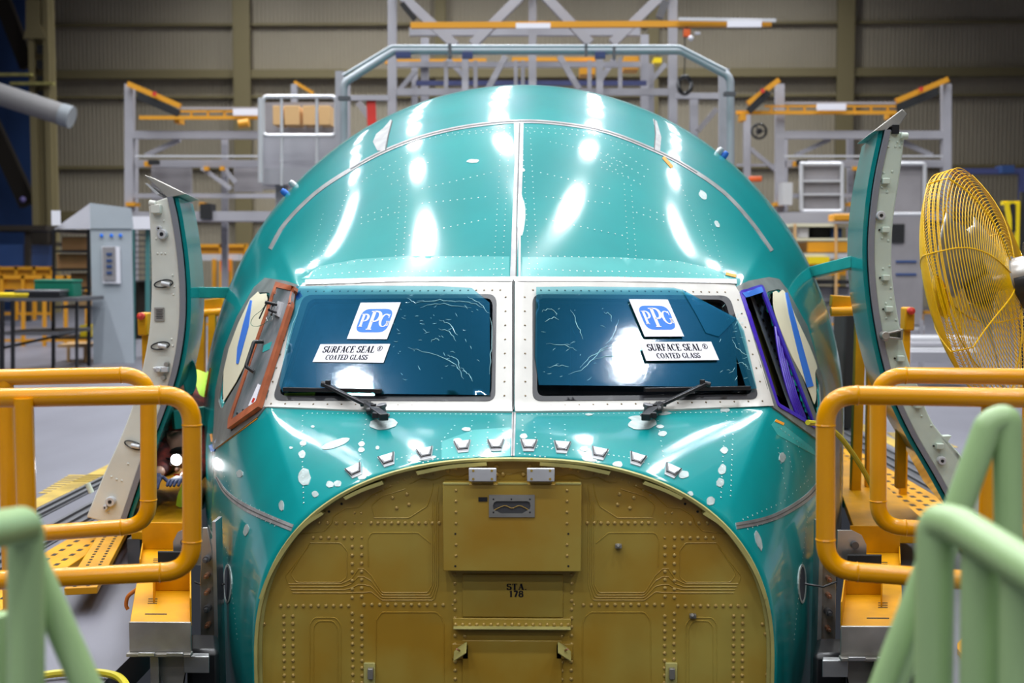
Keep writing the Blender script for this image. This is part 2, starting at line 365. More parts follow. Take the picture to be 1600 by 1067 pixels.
# roof lamps, added fill rows included
def lamp(x, y, first=None):
    if first is None:
        t = thing('high_bay_lamp', 'round high bay lamp hanging under the hangar roof', 'ceiling lamp', (x, y, CEIL), 'high bay lamps under the roof')
        mb = MB(); mb.lathe((x, y, CEIL), (0, 0, 1), [(.34, .0), (.36, .0), (.34, .12), (.16, .34), (.1, .36), (.1, .5), (0, .5)], 20); mb.build('lamp_housing', LAMPH, t)
        mb = MB(); mb.cyl((x, y, CEIL+.5), (x, y, 14), .02, 8); mb.build('hanging_rod', LAMPH, t)
        l = bpy.data.lights.new('lamp_light', 'AREA'); l.shape = 'DISK'; l.size = .6; l.energy = LAMP_W; l.color = (0.94, 0.97, 1.0); l.spread = radians(150)
        lo = bpy.data.objects.new('lamp_light', l); COL.objects.link(lo); lo.parent = t; lo.location = (0, 0, .05); return t
    r = first.copy(); COL.objects.link(r); r.location = (x, y, CEIL)
    for ch in first.children: c = ch.copy(); COL.objects.link(c); c.parent = r
    return r
l0 = None
for x, y in LAMPS:
    if l0 is None: l0 = lamp(x, y)
    else: lamp(x, y, l0)
# ------------------------------------------------------------------ fuselage surface
def interp(tab, y):
    # piecewise cubic through table
    n = len(tab)
    if y <= tab[0][0]: return tab[0][1]
    for i in range(n-1):
        if y <= tab[i+1][0]: break
    else: return tab[-1][1]
    x0, y0 = tab[i]; x1, y1 = tab[i+1]; h = x1-x0
    m0 = (y1 - tab[i-1][1])/(x1 - tab[i-1][0]) if i else (y1-y0)/h
    m1 = (tab[i+2][1]-y0)/(tab[i+2][0]-x0) if i+2 < n else 0.0
    t = (y-x0)/h
    return (2*t**3-3*t*t+1)*y0+(t**3-2*t*t+t)*h*m0+(-2*t**3+3*t*t)*y1+(t**3-t*t)*h*m1
WT = [(0, .873), (.5, 1.08), (1, 1.26), (1.35, 1.385), (2, 1.58), (2.6, 1.745), (3, 1.84), (3.6, 1.915), (4.8, 1.95), (9, 1.95)]
ZC = [(0, -1.34), (1, -1.15), (2, -.98), (2.9, -.85), (4.8, -.78), (9, -.78)]
ZT = [(0, -.643), (.4, -.533), (.85, -.077), (2.1, .708), (2.7, .955), (3.6, 1.055), (4.8, 1.09), (9, 1.09)]
ZB = [(0, .95), (1, 1.6), (2, 2.2), (3, 2.35), (4.8, 2.4), (9, 2.4)]
def section(Y, u):
    ph = pi*u; a = interp(WT, Y); zc = interp(ZC, Y); bt = interp(ZT, Y) - zc; bb = interp(ZB, Y)
    n = 2.4 - .4*min(1, Y/2.0) if cos(ph) >= 0 else 2.4 + .8*min(1, Y/1.5)
    s = abs(sin(ph))**(2/n); c = abs(cos(ph))**(2/n)
    return Vector((-a*s, Y, EYE + zc + (bt*c if cos(ph) >= 0 else -bb*c)))
UC, UE = .28, .42
def V3(x, y, z): return Vector((x, y, z+EYE))
A_, B_ = V3(0, .40, -.533), V3(0, .85, -.077)
D_, C_ = V3(-1.003, .85, -.580), V3(-.960, 1.25, -.095)
def hermite_curve(pts, u):
    # pts: [(u, Vector)]
    for i in range(len(pts)-1):
        if u <= pts[i+1][0]: break
    u0, p0 = pts[i]; u1, p1 = pts[i+1]; h = u1-u0
    if i == 0: return p0.lerp(p1, (u-u0)/h)
    m0 = (p1-pts[i-1][1])/(u1-pts[i-1][0]) if i > 1 else (p1-p0)/h*.55 + (p0-pts[0][1])/(u0-pts[0][0])*.45
    m1 = (pts[i+2][1]-p0)/(pts[i+2][0]-u0) if i+2 < len(pts) else (p1-p0)/h
    t = (u-u0)/h
    return (2*t**3-3*t*t+1)*p0+(t**3-2*t*t+t)*h*m0+(-2*t**3+3*t*t)*p1+(t**3-t*t)*h*m1
R1 = [(0, A_), (UC, D_), (UE, V3(-1.353, 1.40, -.83)), (.55, section(1.32, .55)), (.68, section(1.3, .68)), (.84, section(1.3, .84)), (1.0, section(1.3, 1.0))]
R2 = [(0, B_), (UC, C_), (UE, V3(-1.425, 1.80, -.47)), (.55, section(1.92, .55)), (.68, section(1.92, .68)), (.84, section(1.92, .84)), (1.0, section(1.92, 1.0))]
def row(k, u):
    if k == 1: return hermite_curve(R1, u)
    if k == 2: return hermite_curve(R2, u)
    Y = (0, None, None, 2.1, 2.75, 3.6, 4.8, 6.6, 8.2)[k]
    if k == 3: Y = 2.1 + .30*max(0, sin(pi*min(u, .5)))**2      # keeps clear of the swept row before it
    return section(Y, u)
NROW = 9
def smoothstep(x): x = max(0, min(1, x)); return x*x*(3-2*x)
def seg_point(P, i, t, crease):
    def knot(a, b): return max(1e-4, (b-a).length**.5)
    p1, p2 = P[i], P[i+1]; h = knot(p1, p2)
    ch = p2-p1
    # smooth tangents
    def tan(j):
        if j == 0: return (P[1]-P[0])/knot(P[0], P[1])
        if j == len(P)-1: return (P[-1]-P[-2])/knot(P[-2], P[-1])
        a = knot(P[j-1], P[j]); b = knot(P[j], P[j+1])
        return (P[j]-P[j-1])/a*(b/(a+b)) + (P[j+1]-P[j])/b*(a/(a+b))
    m0, m1 = tan(i), tan(i+1); l = ch/h
    if i == 0: c0, c1 = l*1.0, l*1.0
    elif i == 1: c0, c1 = l, l
    elif i == 2: c0, c1 = (l*2 - m1)*.5 + l*.5, m1
    else: c0, c1 = m0, m1
    if i == 0: # nose band bows up gently
        c0 = l + Vector((0, 0, .06)); c1 = l - Vector((0, 0, .05))
    m0 = m0.lerp(c0, crease); m1 = m1.lerp(c1, crease)
    return (2*t**3-3*t*t+1)*p1+(t**3-2*t*t+t)*h*m0+(-2*t**3+3*t*t)*p2+(t**3-t*t)*h*m1
ROWN = (26, 26, 44, 22, 20, 14, 12, 10)
NU = 230
def u_of(j): return (j/NU)**1.12
def column(u):
    P = [row(k, u) for k in range(NROW)]; cr = 1-smoothstep((u-UC+.02)/(UE-UC)); out = []
    for i in range(NROW-1):
        for s in range(ROWN[i]): out.append(seg_point(P, i, s/ROWN[i], cr))
    out.append(P[-1]); return out
_cols = [column(u_of(j)) for j in range(NU+1)]
NV = len(_cols[0])
SKV = []; SKF = []
for sgn in (1, -1):
    b = len(SKV)
    for c in _cols:
        for p in c: SKV.append(Vector((p.x*sgn, p.y, p.z)))
    for j in range(NU):
        for i in range(NV-1):
            q = (b+j*NV+i, b+j*NV+i+1, b+(j+1)*NV+i+1, b+(j+1)*NV+i)
            SKF.append(q if sgn > 0 else q[::-1])
SKIN_BVH = BVHTree.FromPolygons([tuple(v) for v in SKV], SKF)
def onskin(px, py, off=0.0):
    r = ray(px, py); h = SKIN_BVH.ray_cast(CAM, r, 60)
    if h[0] is None: return None
    q = at(px, py, 0.0); dz = q.z-(EYE+interp(ZC, 0)); bz = interp(ZT, 0)-interp(ZC, 0) if dz > 0 else interp(ZB, 0)
    if abs(q.x/interp(WT, 0))**2.4 + abs(dz/bz)**2.4 < 1: return None      # looks in through the open front
    n = h[1].normalized()
    if n.dot(r) > 0: n = -n
    return h[0] + n*off, n
def surf(px, py, off=0.0):
    h = onskin(px, py, off); k = 1
    while h is None:        # nearest place that does meet the surface
        for j in range(12):
            h = onskin(px + 2*k*cos(j*pi/6), py + 2*k*sin(j*pi/6), off)
            if h: break
        k += 1
    return h
def lift(px, py, h):
    '''point h off the surface that is seen at px, py'''
    p, n = surf(px, py); r = ray(px, py); return p - r*(h/max(.25, -n.dot(r)))
FUS = thing('aircraft_nose_section', 'large teal-primed aircraft nose section with two windshields and an open olive front bulkhead', 'aircraft fuselage', (0, 0, 0))
#@@PATCH
def flat_pane(poly):
    '''flat plane fitted to the corners of a window, for its glass and all that is stuck to it'''
    P = [surf(x, y)[0] for x, y in poly]; c = sum(P, Vector())/len(P); n = Vector()
    for i in range(len(P)): n += (P[i]-c).cross(P[(i+1) % len(P)]-c)
    n.normalize()
    if n.y > 0: n = -n
    def f(px, py, off=0.0):
        r = ray(px, py); return CAM + r*((c-CAM).dot(n)/r.dot(n)) + n*off, n
    return f
def patch(name, outline, m, holes=(), off=.002, th=.004, parent=None, step=14, sfn=surf, label=None, build=True):
    """panel lying on the fuselage surface, with real thickness, outline given where its edge is seen"""
    pts = []; edges = []; 
    def ring(pl):
        pl2 = []
        n = len(pl)
        for i in range(n):
            a = pl[i]; c = pl[(i+1) % n]; L = math.hypot(c[0]-a[0], c[1]-a[1]); k = max(1, int(L/step))
            for s in range(k): pl2.append((a[0]+(c[0]-a[0])*s/k, a[1]+(c[1]-a[1])*s/k))
        b = len(pts); pts.extend(pl2); edges.extend([(b+i, b+(i+1) % len(pl2)) for i in range(len(pl2))]); return pl2
    o = ring(outline); hs = [ring(h) for h in holes]
    x0 = min(p[0] for p in o); x1 = max(p[0] for p in o); y0 = min(p[1] for p in o); y1 = max(p[1] for p in o)
    def near(p, pl, d):
        n = len(pl)
        for i in range(n):
            if (pl[i][0]-p[0])**2+(pl[i][1]-p[1])**2 < d*d: return True
        return False
    y = y0+step*.5
    while y < y1:
        x = x0+step*.5
        while x < x1:
            p = (x, y)
            if inside(p, o) and not any(inside(p, h) for h in hs) and not near(p, o, step*.45) and not any(near(p, h, step*.45) for h in hs): pts.append(p)
            x += step
        y += step
    vs, es, fs, *_ = delaunay_2d_cdt([Vector(p) for p in pts], edges, [], 0, 1e-5)
    keep = []
    for f in fs:
        c = (sum(vs[i][0] for i in f)/len(f), sum(vs[i][1] for i in f)/len(f))
        if inside(c, o) and not any(inside(c, h) for h in hs): keep.append(f)
    top = []; bot = []
    for v in vs:
        p, n = sfn(v[0], v[1]); top.append(p+n*off); bot.append(p+n*(off-th))
    mb = MB(); mb.add(top, keep)
    cnt = {}
    for f in keep:
        for i in range(len(f)):
            e = (f[i], f[(i+1) % len(f)]); cnt[tuple(sorted(e))] = cnt.get(tuple(sorted(e)), 0)+1
    bvs = []; bfs = []
    for (a, b), c in cnt.items():
        if c == 1:
            k = len(bvs); bvs += [top[a], top[b], bot[b], bot[a]]; bfs.append((k, k+1, k+2, k+3))
    if not build: return mb
    me = bpy.data.meshes.new(name)
    V = [tuple(v) for v in top]; F = [tuple(f) for f in keep]
    F2 = []
    for f in F:
        a, b, c = (Vector(V[i]) for i in f[:3]); n = (b-a).cross(c-a)
        F2.append(f if n.dot(a-CAM) < 0 else f[::-1])
    F = F2
    n0 = len(V); V += [tuple(v) for v in bvs]; F += [tuple(i+n0 for i in f) for f in bfs]
    me.from_pydata(V, [], F)
    return link_mesh(name, me, m, parent, 0, label, angle=50)
def strip_poly(pts, w):
    """outline of a ribbon of width w along a polyline in the outline plane"""
    P = [Vector(p).to_2d() for p in pts]; L = []; R = []
    for i, p in enumerate(P):
        d = (P[min(i+1, len(P)-1)]-P[max(i-1, 0)]).normalized(); n = Vector((-d.y, d.x))
        ww = w[i] if isinstance(w, (list, tuple)) else w
        L.append(p+n*ww/2); R.append(p-n*ww/2)
    return [(p.x, p.y) for p in L] + [(p.x, p.y) for p in R[::-1]]
def along(pts, gap):
    P = [Vector(p).to_2d() for p in pts]; out = []; carry = 0
    for i in range(len(P)-1):
        d = P[i+1]-P[i]; L = d.length; t = carry
        while t <= L: out.append(tuple(P[i]+d*(t/L))); t += gap
        carry = t-L
    return out
# windows: openings in the skin (where the frames' middles run)
WSL = dict(frame=[(801, 440), (640, 441), (474, 444), (458, 462), (412, 637), (560, 643), (801, 645)],
           glass=roundpoly([(776, 462), (476, 463), (428, 627), (774, 628)], 14))
WSR = dict(frame=[(805, 440), (960, 441), (1146, 444), (1156, 462), (1207, 635), (1050, 642), (805, 645)],
           glass=roundpoly([(832, 462), (1138, 464), (1184, 625), (832, 628)], 14))
SWL2 = roundpoly([(437, 452), (463, 455), (408, 636), (362, 676)], 5)     # side window by the left windshield
SWR2 = roundpoly([(1155, 459), (1190, 449), (1272, 668), (1213, 634)], 5)
SWL3 = roundpoly([(404, 458), (424, 458), (418, 490), (378, 590), (348, 640), (343, 628), (349, 590), (368, 530), (390, 478)], 5)
SWR3 = roundpoly([(1196, 457), (1217, 452), (1232, 480), (1262, 545), (1279, 600), (1281, 640), (1276, 655), (1240, 560), (1210, 500)], 5)
def grow(poly, k):
    cx = sum(p[0] for p in poly)/len(poly); cy = sum(p[1] for p in poly)/len(poly)
    return [(cx+(x-cx)*k, cy+(y-cy)*k) for x, y in poly]
CUTS = [grow(WSL['glass'], 1.03), grow(WSR['glass'], 1.03), SWL2, SWR2, SWL3, SWR3]
drop = set()
pv = [proj(v) if v.y < 2.6 and v.z > EYE-1.1 else (-1e4, -1e4) for v in SKV]
inc = [[inside(p, c) if p[0] > 0 else False for c in CUTS] for p in pv]
faces = [f for f in SKF if not any(all(inc[i][k] for i in f) and not (SKV[f[0]].x > .01 and k in (0, 2, 4)) and not (SKV[f[0]].x < -.01 and k in (1, 3, 5)) for k in range(6))]
me = bpy.data.meshes.new('skin'); me.from_pydata([tuple(v) for v in SKV], [], faces)
bm = bmesh.new(); bm.from_mesh(me); bmesh.ops.remove_doubles(bm, verts=bm.verts, dist=1e-5)
bmesh.ops.delete(bm, geom=[v for v in bm.verts if not v.link_faces], context='VERTS'); bmesh.ops.recalc_face_normals(bm, faces=bm.faces); bm.to_mesh(me); bm.free()
skin = link_mesh('skin', me, TEAL, FUS, angle=60)
so = skin.modifiers.new('thick', 'SOLIDIFY'); so.thickness = .006; so.offset = -1
# rear closing wall and dark cockpit inside
mb = MB(); mb.prism([section(8.05, j/20)+Vector((0, 0, 0)) for j in range(21)] + [Vector((-section(8.05, j/20).x, 8.05, section(8.05, j/20).z)) for j in range(19, 0, -1)], (0, .06, 0))
mb.build('rear_frame', STEELD, FUS)
# ------------------------------------------------------------------ windshields
for k, W in enumerate((WSL, WSR)):
    L = k == 0
    pl = flat_pane([(776, 462), (476, 463), (428, 627), (774, 628)] if L else [(832, 462), (1138, 464), (1184, 625), (832, 628)]); W['pl'] = pl
    fr = patch('windshield_frame', W['frame'], CREAM, [W['glass']], off=.007, th=.012, parent=FUS, step=9)
    gask = patch('gasket', grow(W['glass'], 1.005), GASKET, [roundpoly([(771, 468), (484, 469), (437, 620), (769, 621)], 12) if L else roundpoly([(838, 468), (1131, 470), (1175, 618), (838, 621)], 12)], off=.009, th=.035, parent=fr, step=7)
    pane = patch('windshield_pane', grow(W['glass'], 1.0), GLASS, off=-.004, th=.008, parent=FUS, step=16, label='dark tinted glass pane', sfn=pl)
    # screws round the frame
    mb = MB()
    if L: rows = [[(470, 457), (790, 455)], [(791, 466), (789, 630)], [(425, 632), (780, 637)]]
    else: rows = [[(832, 455), (1142, 458)], [(819, 466), (820, 622)], [(838, 636), (1190, 628)], [(1152, 470), (1190, 612)]]
    if L: rows.append([(462, 470), (424, 612)])
    for i, r_ in enumerate(rows):
        for p in along(r_, 12.5 if i == 0 else 22):
            h, n = surf(p[0], p[1], .0075); mb.dome(h, n, .0042, .0018, 8)
    mb.build('screws', SCREW, fr, label='bronze screws round the windshield frame')['kind'] = 'stuff'
    film = [(466, 452), (560, 451), (690, 452), (740, 455), (768, 478), (769, 600), (768, 622), (600, 620), (446, 617), (440, 606)] if L else \
           [(836, 452), (900, 451), (1050, 453), (1062, 456), (1148, 500), (1160, 520), (1180, 610), (1164, 612), (1148, 560), (1150, 608), (840, 605), (834, 560)]
    fo = patch('protective_film', film, FILM, off=.021 if L else .015, th=.0008, parent=pane, step=14, sfn=pl, label='crumpled translucent teal protective film')
    # folded film corner hanging over the right pane
    if not L:
        patch('film_flap', [(1062, 456), (1148, 502), (1120, 530), (1100, 524), (1085, 495)], FILM, off=.019, th=.0008, parent=pane, step=10, sfn=pl)
    # bright crumples: raised creases in the film
    mb = MB(); rnd = random.Random(3+k)
    cr = ([[(690, 505), (705, 512), (718, 530)], [(640, 548), (680, 558), (715, 575), (728, 598)], [(700, 560), (716, 566), (722, 582)], [(660, 486), (690, 480), (740, 487)], [(735, 470), (752, 478), (768, 496)],
           [(655, 476), (690, 474), (715, 478)], [(700, 475), (735, 478), (762, 487)], [(690, 520), (705, 523), (716, 538)], [(724, 580), (735, 590), (742, 602)], [(770, 500), (771, 540), (769, 590)], [(640, 470), (652, 478), (668, 476)], [(446, 575), (458, 520), (473, 480)], [(676, 540), (684, 535), (692, 537)]] if L else
          [[(887, 590), (915, 575), (938, 548), (955, 544)], [(905, 578), (922, 560), (950, 548)], [(960, 556), (978, 550), (993, 540)], [(890, 488), (902, 515), (910, 535)], [(850, 540), (880, 543), (900, 550)], [(852, 578), (870, 575), (888, 577)],
           [(845, 490), (858, 486), (868, 497)], [(945, 540), (955, 528), (964, 504)], [(1140, 535), (1155, 552), (1166, 560)], [(1148, 570), (1160, 572), (1168, 580)], [(940, 492), (950, 494), (952, 505)], [(848, 507), (862, 500), (872, 503)], [(920, 566), (948, 560), (975, 558)]])
    for c in cr:
        c = [(x+rnd.uniform(-1.5, 1.5), y+rnd.uniform(-1.5, 1.5)) for x, y in smooth2(c, 5)]
        P = [pl(x, y, .0225 if L else .016)[0] for x, y in c]; n_ = len(P)
        mb.tube(P, [.0003+.0013*sin(pi*i/(n_-1))*rnd.uniform(.3, 1) for i in range(n_)], 6)
    for i in range(46):
        x = rnd.uniform(600, 765) if L else rnd.choice((rnd.uniform(842, 980), rnd.uniform(1120, 1160))); y = rnd.uniform(478, 600)
        a_ = rnd.uniform(-.3, 1.2) if L else rnd.uniform(-1.2, .4); l_ = rnd.uniform(2, 9)
        P = [pl(x+cos(a_)*l_*t, y+sin(a_)*l_*t+t*t*rnd.uniform(-2, 2), .0225 if L else .016)[0] for t in (0, .5, 1)]
        mb.tube(P, [.0002, .0009, .0002], 5)
    mb.build('film_creases', FILMC, fo)['kind'] = 'stuff'
# metal strips over and under the windshields, centre strip, panel joints
patch('trim_strip', strip_poly([(478, 443), (640, 438.5), (797, 438), (812, 438), (960, 438.5), (1150, 442)], 6.5), BARE, off=.009, th=.01, parent=FUS, step=12, label='bare metal strip over the windshields')
patch('center_strip', [(803, 192), (818, 192), (817, 260), (814, 330), (813, 437), (797, 437), (801, 330), (804, 250)], SEALG, off=.0022, th=.004, parent=FUS, step=12, label='grey filler strip down the roof centreline')
patch('center_strip', [(800, 645), (806, 645), (804, 713), (798.5, 713)], SEALG, off=.003, th=.004, parent=FUS, step=8)
for pts, wd in (([(812, 193), (810, 260), (808, 330), (806.5, 437)], 1.6), ([(803, 439), (802.8, 540), (802.5, 643)], 2.0), ([(802.5, 645), (801, 713)], 1.6)):
    patch('joint_gap', strip_poly(pts, wd), DARKLINE, off=.0085 if pts[0][1] == 439 else .0035, th=.004, parent=FUS, step=8)
SEAM = smooth2([(422, 389), (446, 349), (493, 302), (548, 265), (600, 237), (660, 214), (730, 198), (811, 190), (880, 194), (950, 207), (1022, 235), (1075, 262), (1130, 300), (1172, 345), (1206, 392)], 4)
patch('roof_joint', strip_poly(SEAM, 5.5), SEALG, off=.0024, th=.003, parent=FUS, step=9, label='grey filled joint across the roof')
patch('joint_gap', strip_poly(SEAM[12:46], 1.3), DARKLINE, off=.0035, th=.003, parent=FUS, step=9)
patch('filler_patch', [(601, 236), (590, 236), (583, 222), (588, 210), (600, 200), (611, 187), (613, 190), (606, 212)], SEALG, off=.0026, th=.003, parent=FUS, step=6)
patch('filler_patch', [(1022, 234), (1031, 236), (1033, 215), (1026, 190), (1020, 186), (1024, 205)], SEALG, off=.0026, th=.003, parent=FUS, step=6)
patch('joint_gap', strip_poly([(603, 236), (607, 212), (613, 189)], 1.4), DARKLINE, off=.0036, th=.003, parent=FUS, step=7)
patch('joint_gap', strip_poly([(1022, 234), (1024, 210), (1022, 188)], 1.4), DARKLINE, off=.0036, th=.003, parent=FUS, step=7)
LOWL = smooth2([(338, 745), (352, 768), (375, 787), (405, 803), (457, 825)], 5); LOWR = smooth2([(1284, 752), (1260, 778), (1222, 802), (1190, 814), (1150, 822)], 5)
patch('lower_joint', strip_poly(LOWL, [3+8*min(1, i/12) for i in range(len(LOWL))]), SEALG, off=.0024, th=.003, parent=FUS, step=6, label='grey sanded joint band by the bulkhead')
patch('lower_joint', strip_poly(LOWR, 10), BARE, off=.0024, th=.003, parent=FUS, step=6, label='shiny bare joint band by the bulkhead')
for l_ in (LOWL, LOWR): patch('joint_gap', strip_poly(l_, 1.3), DARKLINE, off=.0034, th=.003, parent=FUS, step=8)
# overspray band above the windshields and paler crown paint
patch('paint_band', [(470, 436), (500, 416), (560, 405), (640, 400), (796, 401), (796, 436), (640, 436)], TEAL_LT, off=.0012, th=.003, parent=FUS, step=10, label='paler teal paint band')
patch('paint_band', [(816, 436), (816, 402), (960, 402), (1060, 408), (1115, 420), (1140, 436), (960, 436)], TEAL_LT, off=.0012, th=.003, parent=FUS, step=10, label='paler teal paint band')
patch('paint_band', [(690, 690), (740, 672), (797, 668), (797, 713), (730, 716), (690, 718)], TEAL_LT, off=.0012, th=.003, parent=FUS, step=8)
patch('paint_band', [(1212, 655), (1270, 700), (1274, 712), (1215, 680), (1205, 664)], TEAL_LT, off=.0014, th=.003, parent=FUS, step=8)
# sanded spots
mb = MB()
def spot(mb, x, y, rx, ry, a=0.0, off=.002, jag=.12, seg=14, th=.002):
    rnd = random.Random(int(x*7+y)); P = []
    for i in range(seg):
        t = 2*pi*i/seg; r = 1+rnd.uniform(-jag, jag); u = rx*r*cos(t); v = ry*r*sin(t)
        P.append((x+u*cos(a)-v*sin(a), y+u*sin(a)+v*cos(a)))
    c = surf(x, y, off)[0]; T = [surf(p[0], p[1], off)[0] for p in P]; B = [surf(p[0], p[1], off-th)[0] for p in P]
    mb.add([c]+T+B, [(0, i+1, (i+1) % seg+1) for i in range(seg)] + [(i+1, (i+1) % seg+1, seg+(i+1) % seg+1, seg+i+1) for i in range(seg)])
for s_ in ((476, 746, 9, 14), (524, 694, 22, 6, -.35), (565, 703, 5, 4), (565, 694, 5, 4), (516, 757, 6, 5), (528, 756, 6, 5), (493, 772, 5, 5), (472, 710, 5, 6), (474, 693, 5, 4),
           (715, 688, 7, 3), (729, 671, 7, 3), (667, 716, 14, 4, -.1), (566, 745, 7, 5), (818, 682, 6, 4), (913, 702, 7, 4), (921, 717, 13, 5, .1), (965, 726, 8, 5), (1128, 734, 6, 8, .3), (1125, 754, 6, 7, .3),
           (1131, 704, 6, 5), (1035, 678, 7, 4), (1031, 667, 6, 3), (1133, 641, 8, 3), (739, 252, 10, 3), (1078, 772, 5, 4), (1068, 742, 8, 6), (1110, 783, 6, 7, .5), (920, 648, 6, 2), (998, 654, 16, 4), (1037, 646, 12, 3),
           (1222, 715, 5, 8), (1012, 652, 10, 3), (1098, 305, 5, 8, -.6), (1120, 350, 3, 6, -.5), (440, 790, 4, 8), (385, 828, 4, 9, .2), (338, 880, 4, 14, .15), (375, 740, 5, 6), (1185, 845, 4, 16, -.3), (814, 338, 7, 28), (815, 266, 5, 3), (812, 312, 5, 10)):
    spot(mb, *s_)
for s_ in ((455, 700, 3, 2), (489, 667, 3, 2), (590, 700, 3, 3), (640, 720, 3, 2)): spot(mb, *s_)
mb.build('sanded_spots', SAND, FUS, label='pale sanded spots in the teal paint', angle=60)['kind'] = 'stuff'
for x in (601, 1006):
    m2 = MB(); spot(m2, x-2, 663, 22, 9, -.08, off=.0028, jag=.06, seg=22); m2.build('wiper_pivot_patch', SAND, FUS)
# rivets, traced row by row
mb = MB(); m3 = MB()
def rv(mb, pts, gap, r=.0037, sm=False, h=.0006):
    for p in along(smooth2(pts) if sm else pts, gap):
        s_ = onskin(p[0], p[1], .002)
        if s_: mb.dome(s_[0], s_[1], r, h, 6)
for k in (-1, 1):
    X = lambda x: x if k < 0 else 1612-x
    for q in ([(797, 200), (784, 437)], [(784, 200), (771, 437)], [(626, 290), (618, 405)], [(637, 288), (630, 405)], [(505, 335), (478, 440)], [(548, 290), (488, 437)]): rv(mb, [(X(x), y) for x, y in q], 8.5, .0027)
    for q in ([(660, 295), (768, 270)], [(660, 318), (768, 307)], [(640, 368), (768, 341)], [(565, 350), (625, 330)], [(565, 340), (615, 322)], [(500, 420), (560, 408), (640, 404), (768, 400)], [(480, 432), (560, 425), (700, 424), (790, 420)], [(600, 265), (660, 225)], [(606, 276), (668, 238)], [(612, 288), (676, 250)], [(700, 212), (790, 205)]):
        rv(mb, [(X(x), y) for x, y in q], 11, .0033)
    for q in ([(500, 437), (640, 433), (790, 433)],): rv(m3, [(X(x), y) for x, y in q], 10.5, .0032)
for q in ([(620, 231), (700, 209), (800, 200)], [(822, 200), (900, 203), (1010, 236)], [(595, 262), (565, 285)], [(860, 222), (940, 240), (985, 262)], [(930, 248), (975, 262)], [(940, 262), (990, 282)]): rv(mb, q, 9, .0027)
for q in ([(473, 650), (472, 700), (475, 790)], [(574, 648), (566, 690), (560, 735)], [(1136, 650), (1130, 700), (1126, 780)], [(1027, 650), (1034, 700), (1040, 730)], [(1146, 655), (1141, 780)],
          [(480, 646), (790, 648)], [(815, 648), (1190, 644)], [(590, 728), (650, 708), (720, 698), (795, 693)], [(808, 694), (900, 704), (980, 715), (1060, 740)], [(600, 742), (680, 718), (790, 708)], [(812, 709), (920, 724), (1000, 742), (1040, 756)],
          [(690, 690), (715, 660)], [(735, 690), (738, 655)], [(760, 700), (764, 655)], [(785, 705), (787, 652)], [(818, 705), (816, 652)], [(838, 700), (834, 655)], [(862, 702), (858, 655)], [(885, 712), (882, 660)],
          [(345, 730), (365, 775), (440, 815)], [(348, 760), (385, 798), (430, 822)], [(1272, 770), (1220, 808), (1165, 828)], [(1268, 745), (1222, 785), (1160, 812)], [(1220, 670), (1245, 690), (1262, 760)], [(330, 800), (336, 900), (344, 980)],
          [(345, 800), (360, 900), (372, 1000)], [(1262, 800), (1250, 900), (1240, 1000)], [(1228, 690), (1238, 740)], [(1215, 700), (1228, 770)]): rv(mb, q, 8, .0031)
for q in ([(1222, 662), (1275, 705)], [(1215, 668), (1262, 702)]): rv(m3, q, 5, .0022)
rr = mb.build('rivets', RIVET, FUS, label='pale flush rivets in rows'); rr['kind'] = 'stuff'
rr = m3.build('rivets', SCREW, FUS, label='dark rivets along the windshield strip'); rr['kind'] = 'stuff'
# small vent cups over the nose
for i, (x, y, a) in enumerate(((555, 737, -.42), (606, 720, -.3), (665, 710, -.2), (723, 699, -.1), (775, 697, -.03), (826, 697, .03), (878, 700, .08), (936, 710, .2), (995, 719, .3), (1049, 737, .42))):
    def Q(u, v): return (x+u*cos(a)-v*sin(a), y+u*sin(a)+v*cos(a))
    def W3(u, v, o): return surf(*Q(u, v), o)[0]
    mb = MB(); T = [(-14, -9), (14, -9), (8, 9), (-8, 9)]
    mb.add([W3(u, v, .0045) for u, v in T]+[W3(u, v, -.002) for u, v in T], [(0, 1, 2, 3), (4, 5, 6, 7), (0, 1, 5, 4), (1, 2, 6, 5), (2, 3, 7, 6), (3, 0, 4, 7)])
    o = mb.build('vent_clip', WHITEM, FUS, label='pale metal clip on the nose top')
    mb = MB(); mb.tube([W3(-12, -7, .009), W3(-7, 6, .009), W3(7, 6, .009), W3(12, -7, .009)], .0028, 6)
    mb.build('vent_lip', BLACK, o)
    mb = MB(); mb.add([W3(-8, -4, .0085), W3(8, -4, .0085), W3(5, 4.5, .012), W3(-5, 4.5, .012), W3(-8, -4, .004), W3(8, -4, .004), W3(5, 4.5, .004), W3(-5, 4.5, .004)], [(0, 1, 2, 3), (0, 1, 5, 4), (1, 2, 6, 5), (2, 3, 7, 6), (3, 0, 4, 7)])
    mb.build('vent_plate', WHITEM, o)
# bare metal along the lower flanks
patch('bare_band', [(326, 820), (338, 850), (346, 930), (350, 1062), (334, 1062), (328, 940)], SEALG, off=.002, th=.003, parent=FUS, step=9, label='bare grey metal band low on the left flank')
patch('bare_band', [(1303, 640), (1314, 640), (1318, 760), (1312, 900), (1304, 1040), (1288, 1040), (1294, 900), (1300, 760)], SEALG, off=.002, th=.003, parent=FUS, step=9, label='bare grey metal band low on the right flank')
